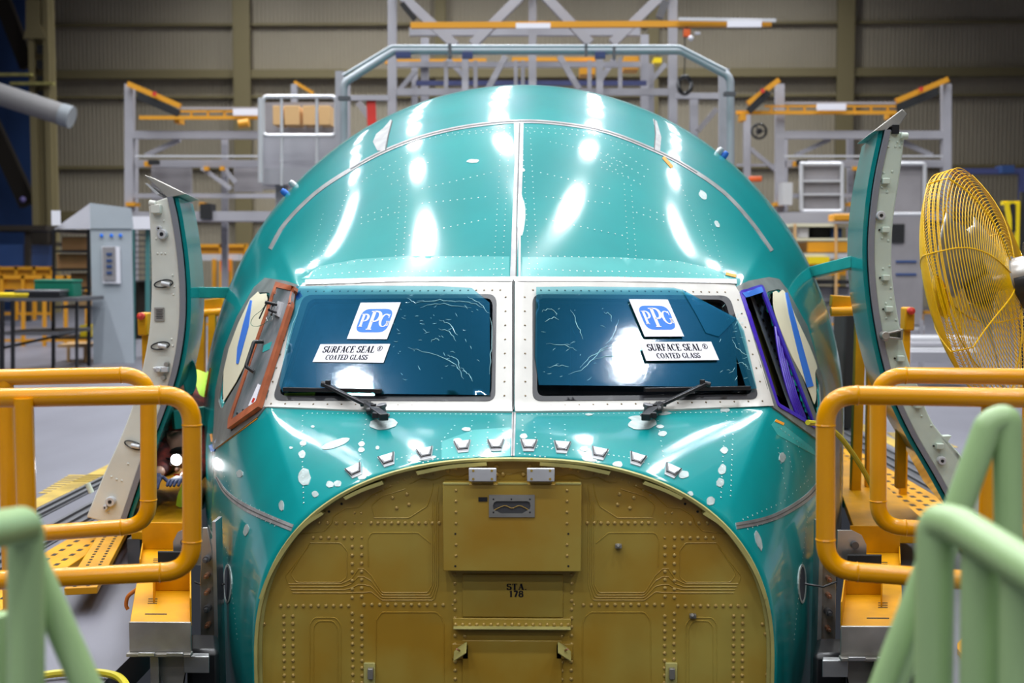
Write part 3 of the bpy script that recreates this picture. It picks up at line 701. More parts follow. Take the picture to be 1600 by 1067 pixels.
# orange marking tape pieces, scratches and the little blue and white caps
for pts, wd in (([(337, 700), (402, 653)], 3.5), ([(332, 690), (330, 678)], 3), ([(321, 620), (329, 575)], 2.2), ([(1036, 246), (1050, 262)], 4.5), ([(1134, 428), (1150, 432)], 4.5), ([(1211, 657), (1224, 663)], 4)):
    patch('marking_tape', strip_poly(pts, wd), OTAPE, off=.003, th=.002, parent=FUS, step=6, label='orange marking tape')
for pts in ([(333, 704), (352, 668), (358, 662)], [(334, 705), (330, 695)]):
    patch('blue_tape', strip_poly(pts, 6), BTAPE, off=.005, th=.002, parent=FUS, step=6, label='blue tape by the side window')
patch('violet_tab', [(459, 460), (470, 457), (474, 464), (466, 471)], PURP, off=.010, th=.002, parent=FUS, step=5)
for x, y, m_ in ((442, 300, BTAPE), (1133, 240, BTAPE), (1126, 232, WHITEM), (458, 290, WHITEM)):
    h, n = surf(x, y, 0); MB().lathe(h-n*.01, n, [(0, 0), (.018, 0), (.018, .03), (.012, .045), (0, .045)], 12).build('plug_cap', m_, FUS)
# round port openings low on both flanks
for x, s_ in ((356, 1), (1253, -1)):
    h, n = surf(x, 912, 0)
    m2 = patch('port_ring', [(x+6.5*cos(t*pi/12), 912+31*sin(t*pi/12)) for t in range(24)], SAND, [[(x+4.5*cos(t*pi/12), 912+27*sin(t*pi/12)) for t in range(24)]], off=.003, th=.004, parent=FUS, step=5)
    patch('port_opening', [(x+4.5*cos(t*pi/12), 912+27*sin(t*pi/12)) for t in range(24)], INTB, off=.0022, th=.004, parent=FUS, step=5)
    c1, c2 = surf(x-2, 912, .004)[0], surf(x+2, 940, .004)[0]
    MB().tube([h+n*.01, h+n*.05+Vector((-.03*s_, 0, -.01)), h+n*.07+Vector((-.06*s_, 0, .01))], .004, 8).build('probe_wire', BLACK, FUS)
# ------------------------------------------------------------------ side windows
def side_frame(outer, holes, m, name='side_window_frame', off=.006, label=None): return patch(name, outer, m, holes, off=off, th=.012, parent=FUS, step=5, label=label)
# right side: window next to the windshield is open, its edge wrapped in violet film
fr = side_frame([(1150, 449), (1168, 440), (1200, 434), (1216, 437), (1228, 452), (1260, 510), (1283, 590), (1286, 640), (1280, 690), (1206, 637)], [SWR2, SWR3], GREYF, label='grey metal frame round the right side windows')
inn = [(x+(1214-x)*.06, y+(560-y)*.035) for x, y in SWR2]
vf = patch('violet_edge_film', grow(SWR2, 1.03), PURP, [roundpoly([(1161, 462), (1187, 454), (1268, 662), (1214, 631)], 4)], off=.010, th=.008, parent=fr, step=4, label='violet film round the open window edge')
patch('blue_header', [(1158, 460), (1187, 450), (1190, 458), (1163, 467)], BTAPE, off=.012, th=.004, parent=fr, step=4)
mb = MB()
for k in range(5):
    x0 = 1209+k*4
    c = smooth2([(x0, 505+k*4), (x0+8, 560), (x0+22, 615), (x0+36, 652)], 5); P = [surf(x, y, .004-.012*k/4)[0] for x, y in c]
    mb.tube(P, .0055, 6)
mb.build('violet_film_roll', PURP, fr, label='bunched violet film hanging in the opening')
pn = patch('side_window_pane', SWR3, GLASS, off=-.002, th=.010, parent=FUS, step=8)
pp = patch('masking_paper', smooth2([(1206, 458), (1211, 456), (1215, 459), (1221, 454), (1228, 465), (1243, 500), (1262, 540), (1274, 572), (1273, 578), (1271, 585), (1273, 615), (1270, 632), (1264, 617), (1252, 590), (1236, 560), (1221, 525), (1210, 495), (1206, 478), (1206, 458)], 2)[:-1], PAPER, off=.008, th=.002, parent=pn, step=6, label='cream masking paper on the side window')
patch('blue_tape', strip_poly([(1226, 459), (1233, 490), (1247, 545), (1263, 605)], [3.5, 7, 9, 10]), BTAPE, off=.011, th=.0025, parent=pn, step=6, label='blue tape strip on the paper')
# rows of holes in the frame seen through the opening
mb = MB()
P0 = [lift(1172, 462, -.05), lift(1190, 455, -.04), lift(1274, 676, -.04), lift(1240, 655, -.05)]
mb.add([p for p in P0]+[p+Vector((0, .02, 0)) for p in P0], [(0, 1, 2, 3), (7, 6, 5, 4), (0, 1, 5, 4), (1, 2, 6, 5), (2, 3, 7, 6), (3, 0, 4, 7)])
ib = mb.build('inner_rib', INTF, FUS, label='blue grey punched rib inside the side window')
mb = MB()
for i in range(17):
    for j in (.3, .7):
        a = P0[0].lerp(P0[3], (i+.5)/17); b = P0[1].lerp(P0[2], (i+.5)/17); c = a.lerp(b, j); n = (P0[1]-P0[0]).cross(P0[3]-P0[0]).normalized(); n = n if n.y < 0 else -n
        mb.lathe(c+n*.001, n, [(0, .002), (.008, .002), (.009, 0)], 10)
mb.build('rib_holes', BLACKM, ib)['kind'] = 'stuff'
P1 = [lift(1166, 480, -.12), lift(1185, 500, -.12), lift(1225, 625, -.12), lift(1205, 610, -.12)]
mb = MB(); mb.add([p for p in P1]+[p+Vector((0, .02, 0)) for p in P1], [(0, 1, 2, 3), (7, 6, 5, 4), (0, 1, 5, 4), (1, 2, 6, 5), (2, 3, 7, 6), (3, 0, 4, 7)])
mb.build('inner_panel', OLIVE_LT, FUS)
# left side
fl = side_frame([(466, 446), (448, 440), (415, 435), (398, 450), (372, 495), (352, 545), (338, 610), (336, 660), (333, 705), (404, 652), (415, 638)], [SWL2, SWL3], GREYF, label='grey metal frame round the left side windows')
pn = patch('side_window_pane', SWL3, GLASS, off=-.002, th=.010, parent=FUS, step=8)
patch('side_window_pane', SWL2, GLASS, off=-.004, th=.010, parent=FUS, step=8)
patch('masking_paper', [(402, 460), (405, 457), (408, 461), (418, 460), (420, 468), (416, 492), (404, 530), (388, 565), (371, 598), (352, 628), (351, 612), (352, 580), (360, 545), (375, 505), (393, 468)], PAPER, off=.008, th=.002, parent=pn, step=6, label='cream masking paper on the side window')
patch('blue_tape', strip_poly([(395, 471), (387, 510), (378, 545), (374, 569)], [3, 9, 8, 3]), BTAPE, off=.011, th=.0025, parent=pn, step=6, label='blue tape strip on the paper')
# scuffed cover plate laid over the left side window, a loose thing of its own
CV = [(432, 441), (462, 449), (458, 470), (405, 636), (357, 670), (358, 655)]
c0 = surf(410, 560, .03)[0]
COV = thing('window_cover_plate', 'scuffed grey plate with orange rubber edge and black handle over the left side window', 'cover plate', c0)
def csurf(x, y, off=0.0): return lift(x, y, .022), surf(x, y)[1]
cs = patch('plate', grow(CV, .93), COVERM, off=.002, th=.012, parent=COV, step=8, sfn=csurf)
edge_in = [(433, 450), (456, 455), (451, 476), (402, 627), (363, 656), (366, 645)]
patch('rubber_edge', CV, COPPERF, [edge_in], off=.006, th=.02, parent=COV, step=5, sfn=csurf, label='orange rubber edge')
def cp(x, y, o): return lift(x, y, o*.8)
MB().tube(rounded([cp(411, 534, .035), cp(397, 534, .075), cp(384, 573, .075), cp(397, 581, .035)], .012), .0085, 10).build('handle', BLACK, COV, label='black curved handle')
mb = MB(); q = [cp(x, y, .042) for x, y in ((434, 470), (441, 472), (434, 494), (426, 490))]; mb.prism(q, (surf(434, 480)[1])*-.012); lt = mb.build('latch_base', WHITEM, COV)
mb = MB(); mb.cyl(cp(433, 476, .05), cp(414, 472, .10), .007, 12); mb.cyl(cp(431, 488, .05), cp(420, 484, .10), .006, 12); mb.cyl(cp(418, 470, .085), cp(405, 498, .085), .0035, 8); mb.cyl(cp(427, 474, .06), cp(424, 492, .075), .005, 8)
mb.build('latch_pin', BLACK, lt)
mb = MB(); mb.tube([cp(x, y, .06) for x, y in smooth2([(424, 492), (414, 505), (400, 510), (392, 506), (396, 495), (408, 485), (412, 480)], 5)], .0012, 6); mb.build('lanyard', GREENB, lt)
mb = MB(); mb.tube([cp(421+5*cos(t*pi/8), 497+5*sin(t*pi/8), .055) for t in range(16)], .0012, 5, closed=True); mb.build('split_ring', STEEL, lt)
for x, y in ((372, 646), (381, 641)):
    h, n = csurf(x, y); MB().dome(h+n*.003, n, .007, .005, 8).build('plate_screw', BLACK, COV)
patch('note_label', [(404, 600), (408, 602), (397, 636), (389, 634)], SHEETW, off=.0035, th=.002, parent=COV, step=5, sfn=csurf)
patch('note_label', [(413, 540), (426, 534), (422, 546), (411, 551)], TEAL_LT, off=.0035, th=.002, parent=COV, step=5, sfn=csurf)
patch('red_mark', [(397, 622), (400, 623), (397, 630), (394, 629)], REDM, off=.0045, th=.002, parent=COV, step=5, sfn=csurf)
# cockpit: floor, instrument hood and seats glimpsed through the tinted glass
mb = MB(); mb.bx(-.95, .95, 1.25, 1.75, EYE-.95, EYE-.62); mb.build('instrument_hood', INTB, FUS, bevel=.03)
mb = MB(); mb.bx(-1.2, 1.2, 1.0, 3.6, EYE-1.6, EYE-1.55); mb.build('cockpit_floor', INTB, FUS)
mb = MB(); mb.bx(-1.2, 1.2, 3.0, 3.05, EYE-1.6, EYE+.3); mb.build('cockpit_rear_wall', INTF, FUS)
for x in (-.5, .5):
    mb = MB(); mb.bx(x-.25, x+.25, 2.1, 2.2, EYE-.9, EYE-.1); mb.bx(x-.25, x+.25, 1.8, 2.2, EYE-1.1, EYE-.95); mb.build('pilot_seat', INTB, FUS, bevel=.03)
patch('yellow_placard', [(442, 612), (490, 610), (490, 616), (441, 617)], YELB, off=-.012, th=.004, parent=FUS, step=8)
# ------------------------------------------------------------------ signs taped to the panes
def sign_plane(c, scale):
    """frame on the pane: columns x (to the right as seen) and y (up), unit = photo pixels at the sheet"""
    f = (WSL if c[0] < 800 else WSR)['pl']; o, n = f(c[0], c[1], .023); X = f(c[0]+20, c[1], .023)[0]-f(c[0]-20, c[1], .023)[0]; Y = f(c[0], c[1]-20, .023)[0]-f(c[0], c[1]+20, .023)[0]
    return o, X/40, Y/40, n
class Sign:
    def __init__(s, c): s.o, s.X, s.Y, s.n = sign_plane(c, 1); s.c = c
    def P(s, px, py, h=0.0): return s.o+s.X*(px-s.c[0])+s.Y*(s.c[1]-py)+s.n*h
    def slab(s, mb, poly, h0, h1):
        n = len(poly); mb.add([s.P(x, y, h1) for x, y in poly]+[s.P(x, y, h0) for x, y in poly], [tuple(range(n)), tuple(range(n, 2*n))[::-1]]+[(i, (i+1) % n, n+(i+1) % n, n+i) for i in range(n)])
# serif letters as thick/thin strokes in a unit box (x 0..w, y 0..1): list of (points, widths)
def arc(cx, cy, rx, ry, a0, a1, n=14, t=.17, thin=.06):
    P = []; W = []
    for i in range(n+1):
        a = radians(a0+(a1-a0)*i/n); P.append((cx+rx*cos(a), cy+ry*sin(a))); W.append(thin+(t-thin)*abs(cos(a))**1.5)
    return (P, W)
def ln(x0, y0, x1, y1, w=.06): return ([(x0, y0), (x1, y1)], [w, w])
def serif(x, y, l=.14): return ln(x-l, y, x+l, y, .05)
GLY = {
 'S': (.56, [arc(.28, .74, .20, .22, 20, 180), arc(.28, .74, .20, .24, 180, 270), arc(.28, .27, .22, .25, 90, 0), arc(.28, .27, .22, .24, 0, -180), ln(.47, .98, .47, .76, .04), ln(.06, .24, .06, .02, .04)]),
 'U': (.74, [ln(.15, 1, .15, .3, .16), arc(.37, .3, .22, .27, 180, 360), ln(.59, 1, .59, .3, .06), serif(.15, .97), serif(.59, .97, .11)]),
 'R': (.74, [ln(.16, 0, .16, 1, .16), serif(.16, .03), serif(.12, .97, .1), arc(.32, .73, .21, .24, 90, -90), ln(.16, .97, .32, .97, .06), ln(.16, .49, .32, .49, .06), ln(.36, .5, .62, .03, .15), serif(.66, .03, .07)]),
 'F': (.60, [ln(.16, 0, .16, 1, .16), serif(.16, .03), ln(.02, .97, .54, .97, .06), ln(.54, 1, .54, .76, .05), ln(.16, .5, .40, .5, .06), ln(.40, .62, .40, .38, .05)]),
 'A': (.74, [ln(.36, 1, .12, .03, .06), ln(.36, 1, .60, .03, .17), ln(.20, .33, .50, .33, .06), serif(.12, .03, .1), serif(.61, .03, .12)]),
 'C': (.68, [arc(.36, .5, .28, .47, 50, 310), ln(.58, .98, .58, .68, .05)]),
 'E': (.64, [ln(.16, 0, .16, 1, .16), ln(.02, .97, .56, .97, .06), ln(.02, .03, .58, .03, .06), ln(.56, 1, .56, .76, .05), ln(.59, 0, .59, .26, .05), ln(.16, .5, .40, .5, .06), ln(.40, .62, .40, .38, .05)]),
 'L': (.62, [ln(.16, 0, .16, 1, .16), serif(.16, .97), ln(.02, .03, .56, .03, .06), ln(.57, 0, .57, .28, .05)]),
 'O': (.74, [arc(.37, .5, .28, .47, 0, 360, 24)]),
 'T': (.66, [ln(.33, 0, .33, 1, .16), serif(.33, .03), ln(.04, .97, .62, .97, .06), ln(.05, 1, .05, .74, .05), ln(.61, 1, .61, .74, .05)]),
 'D': (.74, [ln(.16, 0, .16, 1, .16), arc(.30, .5, .34, .47, 90, -90), ln(.02, .97, .32, .97, .06), ln(.02, .03, .32, .03, .06)]),
 'G': (.74, [arc(.36, .5, .28, .47, 50, 350), ln(.58, .98, .58, .68, .05), ln(.60, .42, .60, .08, .15), serif(.60, .42, .11)]),
 'P': (.62, [ln(.16, 0, .16, 1, .15), serif(.16, .03, .13), serif(.10, .97, .09), arc(.28, .71, .22, .26, 90, -90, t=.15), ln(.16, .97, .28, .97, .08), ln(.16, .45, .28, .45, .08)]),
 '.': (.25, [ln(.12, .0, .12, .14, .14)]), ' ': (.32, []),
 '1': (.45, [ln(.24, 0, .24, 1, .17), ln(.08, .82, .24, 1, .07), serif(.24, .03, .14)]),
 '7': (.55, [ln(.04, .94, .5, .94, .14), ln(.48, .94, .22, 0, .17)]),
 '8': (.56, [arc(.28, .74, .19, .21, 0, 360, 18, .15, .09), arc(.28, .27, .22, .24, 0, 360, 18, .16, .09)])}
def stroke(mb, P3, pts, wd, h0, h1):
    n = len(pts)
    L = []; R = []
    for i in range(n):
        a = pts[max(i-1, 0)]; b = pts[min(i+1, n-1)]; dx, dy = b[0]-a[0], b[1]-a[1]; l = math.hypot(dx, dy) or 1; nx, ny = -dy/l, dx/l
        L.append((pts[i][0]+nx*wd[i]/2, pts[i][1]+ny*wd[i]/2)); R.append((pts[i][0]-nx*wd[i]/2, pts[i][1]-ny*wd[i]/2))
    vs = [P3(*p, h1) for p in L]+[P3(*p, h1) for p in R]+[P3(*p, h0) for p in L]+[P3(*p, h0) for p in R]; fs = []
    for i in range(n-1):
        fs += [(i, i+1, n+i+1, n+i), (i, i+1, 2*n+i+1, 2*n+i), (n+i, n+i+1, 3*n+i+1, 3*n+i)]
    fs += [(0, n, 3*n, 2*n), (n-1, 2*n-1, 4*n-1, 3*n-1)]
    mb.add(vs, fs)
def write(mb, P3, text, x, y, hgt, track=.06, width=None, bold=1.0, h0=.0, h1=.0012, slant=0.0):
    bold *= 1.2
    tot = sum(GLY[c][0]+track for c in text)-track
    k = (width/tot if width else hgt); cx = 0.0
    for ch in text:
        w_, st = GLY[ch]
        for pts, wd in st:
            pp_ = [(x+(cx+a)*k+slant*b*hgt, y-b*hgt) for a, b in pts]; stroke(mb, P3, pp_, [q*hgt*bold for q in wd], h0, h1)
        cx += w_+track
for k in range(2):
    L = k == 0
    c = (588, 507) if L else (1022, 502); sh = Sign(c)
    q1 = [(567, 478), (630, 478), (608, 535), (546, 535)] if L else [(979, 473), (1040, 473), (1065, 531), (1004, 531)]
    pane_ = [o for o in bpy.data.objects if o.name.startswith('windshield_pane')][k]
    mb = MB(); sh.slab(mb, q1, 0, .0015); sg = mb.build('logo_sheet', SHEETW, pane_, label='white sheet with a blue rounded emblem and white letters')
    sl = -.38 if L else .42      # sideways lean of the sheet per pixel down
    def M1(u, v):               # sheet coordinates 0..1 -> pixel plane
        a, b, c_, d = q1; return (a[0]+(b[0]-a[0])*u+(d[0]-a[0])*v, a[1]+(b[1]-a[1])*u+(d[1]-a[1])*v)
    badge = roundpoly([(.13, .18), (.90, .18), (.90, .82), (.13, .82)], .2, 6)
    mb = MB(); sh.slab(mb, [M1(*p) for p in badge], .0015, .0022); mb.build('emblem', BLUEINK, sg)
    mb = MB()
    def P3(u, v, h): x_, y_ = M1(u, v); return sh.P(x_, y_, h)
    write(mb, P3, 'P', .16, .68, .36, bold=.95, h0=.0022, h1=.003); write(mb, P3, 'P', .37, .76, .52, bold=.85, h0=.0022, h1=.0032); write(mb, P3, 'G', .64, .68, .36, bold=.85, h0=.0022, h1=.003)
    mb.build('emblem_letters', SHEETW, sg, label='white letters PPG')
    q2 = [(504, 543), (613, 543), (602, 572), (492, 571)] if L else [(996, 540), (1108, 539), (1120, 568), (1007, 569)]
    c = (553, 557) if L else (1058, 554); sh2 = Sign(c)
    mb = MB(); sh2.slab(mb, q2, 0, .0015); sg = mb.build('text_sheet', SHEETW, pane_, label='white sheet reading SURFACE SEAL COATED GLASS')
    def M2(u, v):
        a, b, c_, d = q2; return (a[0]+(b[0]-a[0])*u+(d[0]-a[0])*v, a[1]+(b[1]-a[1])*u+(d[1]-a[1])*v)
    def P4(u, v, h): x_, y_ = M2(u, v); return sh2.P(x_, y_, h)
    mb = MB()
    # the sheet is about 109 x 29 units: work in units of its height and squeeze sideways
    def P5(u, v, h): return P4(u*29/109, v, h)
    write(mb, P5, 'SURFACE SEAL', .30, .48, .36, width=2.78, h0=.0015, h1=.0022); write(mb, P5, 'COATED GLASS', .62, .88, .27, width=2.25, h0=.0015, h1=.0022)
    for r0 in (.14,): mb2 = [(3.32+.13*cos(t*pi/9), .26+.13*sin(t*pi/9)) for t in range(19)]; stroke(mb, P5, mb2, [.025]*19, .0015, .0022)
    write(mb, P5, 'R', 3.26, .34, .16, h0=.0015, h1=.0022)
    mb.build('sheet_lettering', INK, sg, label='black serif lettering')
# ------------------------------------------------------------------ wipers
for k, W in enumerate((dict(tip=(508, 601), el=(530, 612), j=(575, 634), p=(601, 655), b0=(443, 608), b1=(596, 611)), dict(tip=(1102, 600), el=(1085, 610), j=(1030, 634), p=(1008, 655), b0=(1007, 609), b1=(1172, 606)))):
    def sp(q, o): return lift(q[0], q[1], o)
    s_ = 1 if k == 0 else -1
    mb = MB(); mb.beam(sp(W['tip'], .04), sp(W['j'], .05), .020, .013); mb.beam(sp(W['j'], .05), sp((W['p'][0]-1*s_, W['p'][1]-3), .045), .034, .026)
    arm = mb.build('wiper_arm', BLACK, FUS, bevel=.003, label='black wiper arm' )
    mb = MB(); mb.lathe(sp(W['p'], -.01), surf(*W['p'])[1], [(.0, 0), (.022, 0), (.022, .016), (.013, .02), (.012, .045), (.018, .05), (.018, .06), (0, .062)], 16); mb.build('pivot', STEELD, arm)
    q = sp(W['j'], .052); a = sp(W['p'], .05)
    mb = MB(); mb.beam(q.lerp(a, -.2), q.lerp(a, .8), .02, .02); mb.cyl(q.lerp(a, -.15)-Vector((.02, 0, 0)), q.lerp(a, -.15)+Vector((.02, 0, 0)), .011, 10); mb.cyl(q.lerp(a, .35)-Vector((.026, 0, .003)), q.lerp(a, .35)+Vector((.026, 0, .003)), .013, 10)
    mb.box(q.lerp(a, .7), (.05, .035, .02)); mb.box(q.lerp(a, .2)+Vector((.010*s_, -.008, .008)), (.02, .02, .02)); mb.build('arm_joint', BLACK, arm, bevel=.002)
    mb = MB(); t_ = sp(W['tip'], .04); mb.cyl(t_-Vector((.016, 0, -.004)), t_+Vector((.02, 0, -.004)), .012, 10); mb.box(t_+Vector((.012*s_, -.004, .008)), (.02, .014, .02)); mb.build('blade_holder', BLACK, arm, bevel=.002)
    mb = MB(); mb.beam(sp(W['b0'], .028), sp(W['b1'], .028), .016, .016); mb.beam(sp(W['b0'], .018), sp(W['b1'], .018), .006, .012); mb.build('wiper_blade', BLACK, FUS, bevel=.002)
# ------------------------------------------------------------------ front pressure bulkhead
def bz(px, py, h=0.0): return at(px, py, .03-h)
NB = 72
rim = [section(0, i/NB) for i in range(NB+1)]; rim += [Vector((-p.x, p.y, p.z)) for p in rim[-2:0:-1]]
cz = EYE-1.34
def rs(p, k, y, cut=0): return Vector((p.x*k, y, cz+(p.z-cz)*k))
mb = MB(); n = len(rim)
mb.add([rs(p, .985, .03) for p in rim]+[rs(p, .985, .045) for p in rim], [tuple(range(n)), tuple(range(n, 2*n))[::-1]])
BH = mb.build('bulkhead_plate', OLIVE, FUS, label='olive brown pressed bulkhead plate')
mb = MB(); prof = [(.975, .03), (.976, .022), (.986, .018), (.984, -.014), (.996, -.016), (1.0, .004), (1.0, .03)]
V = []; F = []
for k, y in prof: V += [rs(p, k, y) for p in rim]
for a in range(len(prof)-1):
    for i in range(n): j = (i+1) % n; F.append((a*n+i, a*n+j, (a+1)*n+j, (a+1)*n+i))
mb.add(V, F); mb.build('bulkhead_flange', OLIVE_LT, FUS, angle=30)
def c2(x, y): return (400+x/3.557, 767+y/3.557)
def both(p): return [p, (1604-p[0], p[1])]
# lip segments on the flange, coloured lighter as if catching light
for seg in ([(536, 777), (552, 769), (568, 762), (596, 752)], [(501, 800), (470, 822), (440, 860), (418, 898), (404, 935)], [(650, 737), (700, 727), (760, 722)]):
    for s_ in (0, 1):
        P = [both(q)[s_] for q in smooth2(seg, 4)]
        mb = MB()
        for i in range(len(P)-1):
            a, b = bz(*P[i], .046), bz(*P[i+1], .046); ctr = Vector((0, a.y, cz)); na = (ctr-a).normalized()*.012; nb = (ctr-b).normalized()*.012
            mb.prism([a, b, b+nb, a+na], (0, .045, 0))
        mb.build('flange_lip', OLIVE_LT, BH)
# rivets, domed
mb = MB()
def brow(pts, n_=None, r=.0068):
    if n_ is None: L = pts
    else:
        (x0, y0), (x1, y1) = pts; L = [(x0+(x1-x0)*i/(n_-1), y0+(y1-y0)*i/(n_-1)) for i in range(n_)]
    for q in L:
        for p in both(c2(*q)): mb.dome(bz(*p), (0, -1, 0), r, r*.75, 8)
for a, b, n_ in (((350, 178), (495, 178), 4), ((640, 178), (1018, 178), 11), ((318, 260), (533, 260), 6), ((535, 310), (535, 592), 7), ((587, 310), (587, 585), 7), ((138, 638), (515, 638), 10), ((600, 631), (1040, 633), 11),
                 ((155, 695), (158, 1190), 13), ((205, 695), (208, 1190), 13), ((535, 680), (540, 1190), 13), ((588, 695), (590, 1190), 13), ((1105, 465), (1108, 1190), 16), ((1160, 520), (1160, 1190), 15)): brow((a, b), n_)
brow([(548, 122), (585, 122), (548, 178), (585, 178), (588, 260), (1093, 632)], None, .0045); brow([(760, 38), (840, 18), (782, 95), (850, 75)], None, .007)
brow([(45, 740), (28, 795), (15, 850), (12, 910), (10, 968), (20, 1020), (20, 1080)], None, .007)
for x, y in ((712, 731), (725, 729), (776, 728), (786, 741), (776, 741), (700, 735)):
    for p in both((x, y)): mb.dome(bz(*p, .002), (0, -1, 0), .008, .005, 8)
for i in range(9):
    for p in both((676-i*11, 741+i*i*.5)): mb.dome(bz(*p), (0, -1, 0), .004, .003, 7)
mb.build('bulkhead_rivets', OLIVE_RV, BH, label='domed olive rivets in rows')['kind'] = 'stuff'
mb = MB()
for q in ((475, 72), (405, 115), (42, 627), (25, 705), (8, 1062)):
    for p in both(c2(*q)): mb.lathe(bz(*p, .0015), (0, -1, 0), [(0, 0), (.0042, 0), (.0045, -.001)], 10)
mb.build('flange_holes', BLACKM, BH)['kind'] = 'stuff'
# pressed ridges
mb = MB()
def ridge(pts, r=.0022, rd=30, sym=True):
    P = rounded([Vector((x, y, 0)) for x, y in pts], rd, 5)
    for s_ in ((0, 1) if sym else (0,)):
        mb.tube([bz(*both(c2(p.x, p.y))[s_]) for p in P], r, 6)
for k in range(4):
    ridge([(565, 432+44*k), (600, 432+44*k), (640, 470+30*k), (700, 565+14*k), (955+12*k, 565+14*k), (980+11*k, 520), (980+11*k, 60)], rd=24)
    ridge([(180+8*k, 515+17*k), (475+8*k, 515+17*k), (530, 490+25*k), (570, 432+44*k)], rd=22)
ridge([(300, 288), (470, 288), (505, 330), (505, 480), (470, 508), (225, 508), (190, 460), (300, 288)], rd=30); ridge([(290, 310), (165, 470), (180, 520)], rd=20)
ridge([(625, 420), (620, 270), (640, 232), (900, 232), (970, 290)], rd=30)
ridge([(665, 1230), (668, 720), (700, 674), (1000, 674), (1030, 700), (1045, 740), (1045, 1230)], rd=30)
ridge([(300, 1230), (300, 740), (325, 704), (445, 704), (472, 745), (472, 1230)], rd=36); ridge([(320, 1230), (320, 755), (345, 722), (430, 722), (455, 760), (455, 1230)], rd=36)
ridge([(655, 150), (850, 150), (950, 85), (975, 20), (985, -40)], rd=30); ridge([(660, 140), (640, 80), (700, 30), (830, -10)], rd=26)
ridge([(230, 240), (380, 222), (420, 180), (430, 140), (500, 95), (570, 90), (650, 20), (760, -30)], rd=30); ridge([(1015, -30), (1000, 90), (990, 240)], rd=20); ridge([(960, 160), (985, 210), (1000, 300)], rd=20)
mb.build('pressed_ridges', OLIVE, BH, label='raised pressed ridges')['kind'] = 'stuff'
# wavy doubler edge under the top flange
mb = MB(); P = []
for i in range(120):
    x = 640+i*(324/119); P.append(bz(x, 739+(x-802)**2*.00055+2.2*sin(x*.16), .001))
mb.tube(P, .0016, 5); mb.build('doubler_edge', OLIVE, BH)
# raised box panel with slot
def slab(name, x0, y0, x1, y1, h0, h1, m, par, bevel=.002, label=None):
    a, b = bz(x0, y0, h1), bz(x1, y1, h1); mb = MB(); mb.bx(a.x, b.x, .03-h1, .03-h0, a.z, b.z); return mb.build(name, m, par, bevel, label)
BP = slab('access_panel', 692, 756, 908, 893, 0, .075, OLIVE, FUS, label='raised olive access panel with a slot')
slab('panel_top_edge', 692, 754.5, 733, 757, .07, .077, OLIVE_LT, BP, 0); slab('panel_top_edge', 778, 754.5, 824, 757, .07, .077, OLIVE_LT, BP, 0); slab('panel_top_edge', 868, 754.5, 908, 757, .07, .077, OLIVE_LT, BP, 0)
# slot frame and its dark opening
x0, y0, x1, y1 = 764, 773, 835.5, 808
sl = [(770, 790), (772, 785), (776, 783), (824, 783), (828, 785), (829, 790), (828, 795), (816, 802), (783, 802), (771, 796)]
mb = MB(); o = [(x0, y0), (x1, y0), (x1, y1), (x0, y1)]
vs, es, fs, *_ = delaunay_2d_cdt([Vector(p) for p in o+sl], [(0, 1), (1, 2), (2, 3), (3, 0)]+[(4+i, 4+(i+1) % 10) for i in range(10)], [], 0, 1e-5)
fs = [f for f in fs if not inside((sum(vs[i].x for i in f)/len(f), sum(vs[i].y for i in f)/len(f)), sl)]
T = [bz(v.x, v.y, .0795) for v in vs]; B = [bz(v.x, v.y, .0752) for v in vs]; k = len(T)
mb.add(T+B, [tuple(f) for f in fs]+[tuple(i+k for i in f)[::-1] for f in fs]+[(i, (i+1) % 4, k+(i+1) % 4, k+i) for i in range(4)]+[(4+i, 4+(i+1) % 10, k+4+(i+1) % 10, k+4+i) for i in range(10)])
sf = mb.build('slot_frame', STEEL, BP, label='bare metal slot frame')
MB().prism([bz(x, y, .0756) for x, y in sl], (0, .0004, 0)).build('slot_opening', PIT, BP)
mb = MB(); mb.tube([bz(x, y, .077) for x, y in smooth2([(772, 797), (788, 790), (800, 794), (812, 790), (827, 797)], 4)], .0015, 6); mb.build('slot_cable', OLIVE, BP)
mb = MB()
for x, y in ((771, 780), (799, 780), (828, 780), (771, 800.5), (828, 800.5)): mb.lathe(bz(x, y, .0797), (0, -1, 0), [(0, .0005), (.0030, .0005), (.0032, -.001)], 10)
mb.build('slot_screws', BLACK, sf)['kind'] = 'stuff'
MB().bx(bz(747.5, 774, .077).x, bz(761.5, 774, .077).x, .03-.0775, .03-.0745, bz(0, 780.5, .077).z, bz(0, 774, .077).z).build('data_label', BLACK, BP, label='small black data label')
mb = MB()
for x in (712.5, 886):
    for y in (766, 783, 800, 817.5, 851, 868): mb.dome(bz(x, y, .075), (0, -1, 0), .0052, .004, 8)
mb.build('panel_rivets', OLIVE_RV, BP)['kind'] = 'stuff'
mb = MB()
for x in (711.5, 888):
    for y in (834, 884.5): mb.lathe(bz(x, y, .0755), (0, -1, 0), [(0, .0005), (.0035, .0005), (.0037, -.001)], 10)
mb.build('panel_holes', BLACKM, BP)['kind'] = 'stuff'
for x0, x1 in ((732.5, 775.5), (823.5, 866.5)):
    o = slab('mount_plate', x0, 732, x1, 752.5, .085, .10, WHITEM, FUS, .002, 'white metal mounting plate above the panel')
    slab('plate_block', x0+4, 738, x1-4, 756, .0, .085, OLIVE, o, .002)
    mb = MB()
    for xx in (x0+7, x1-7):
        for yy in (735.5, 748.5): mb.lathe(bz(xx, yy, .1005), (0, -1, 0), [(0, .0004), (.0042, .0004), (.0044, -.001)], 10)
    mb.build('plate_holes', OLIVE, o)['kind'] = 'stuff'
slab('lower_recess_plate', 722, 897, 880, 965, 0, .006, OLIVE, BH, .003); slab('lower_recess_plate', 722, 1000, 878, 1120, 0, .006, OLIVE, BH, .003)
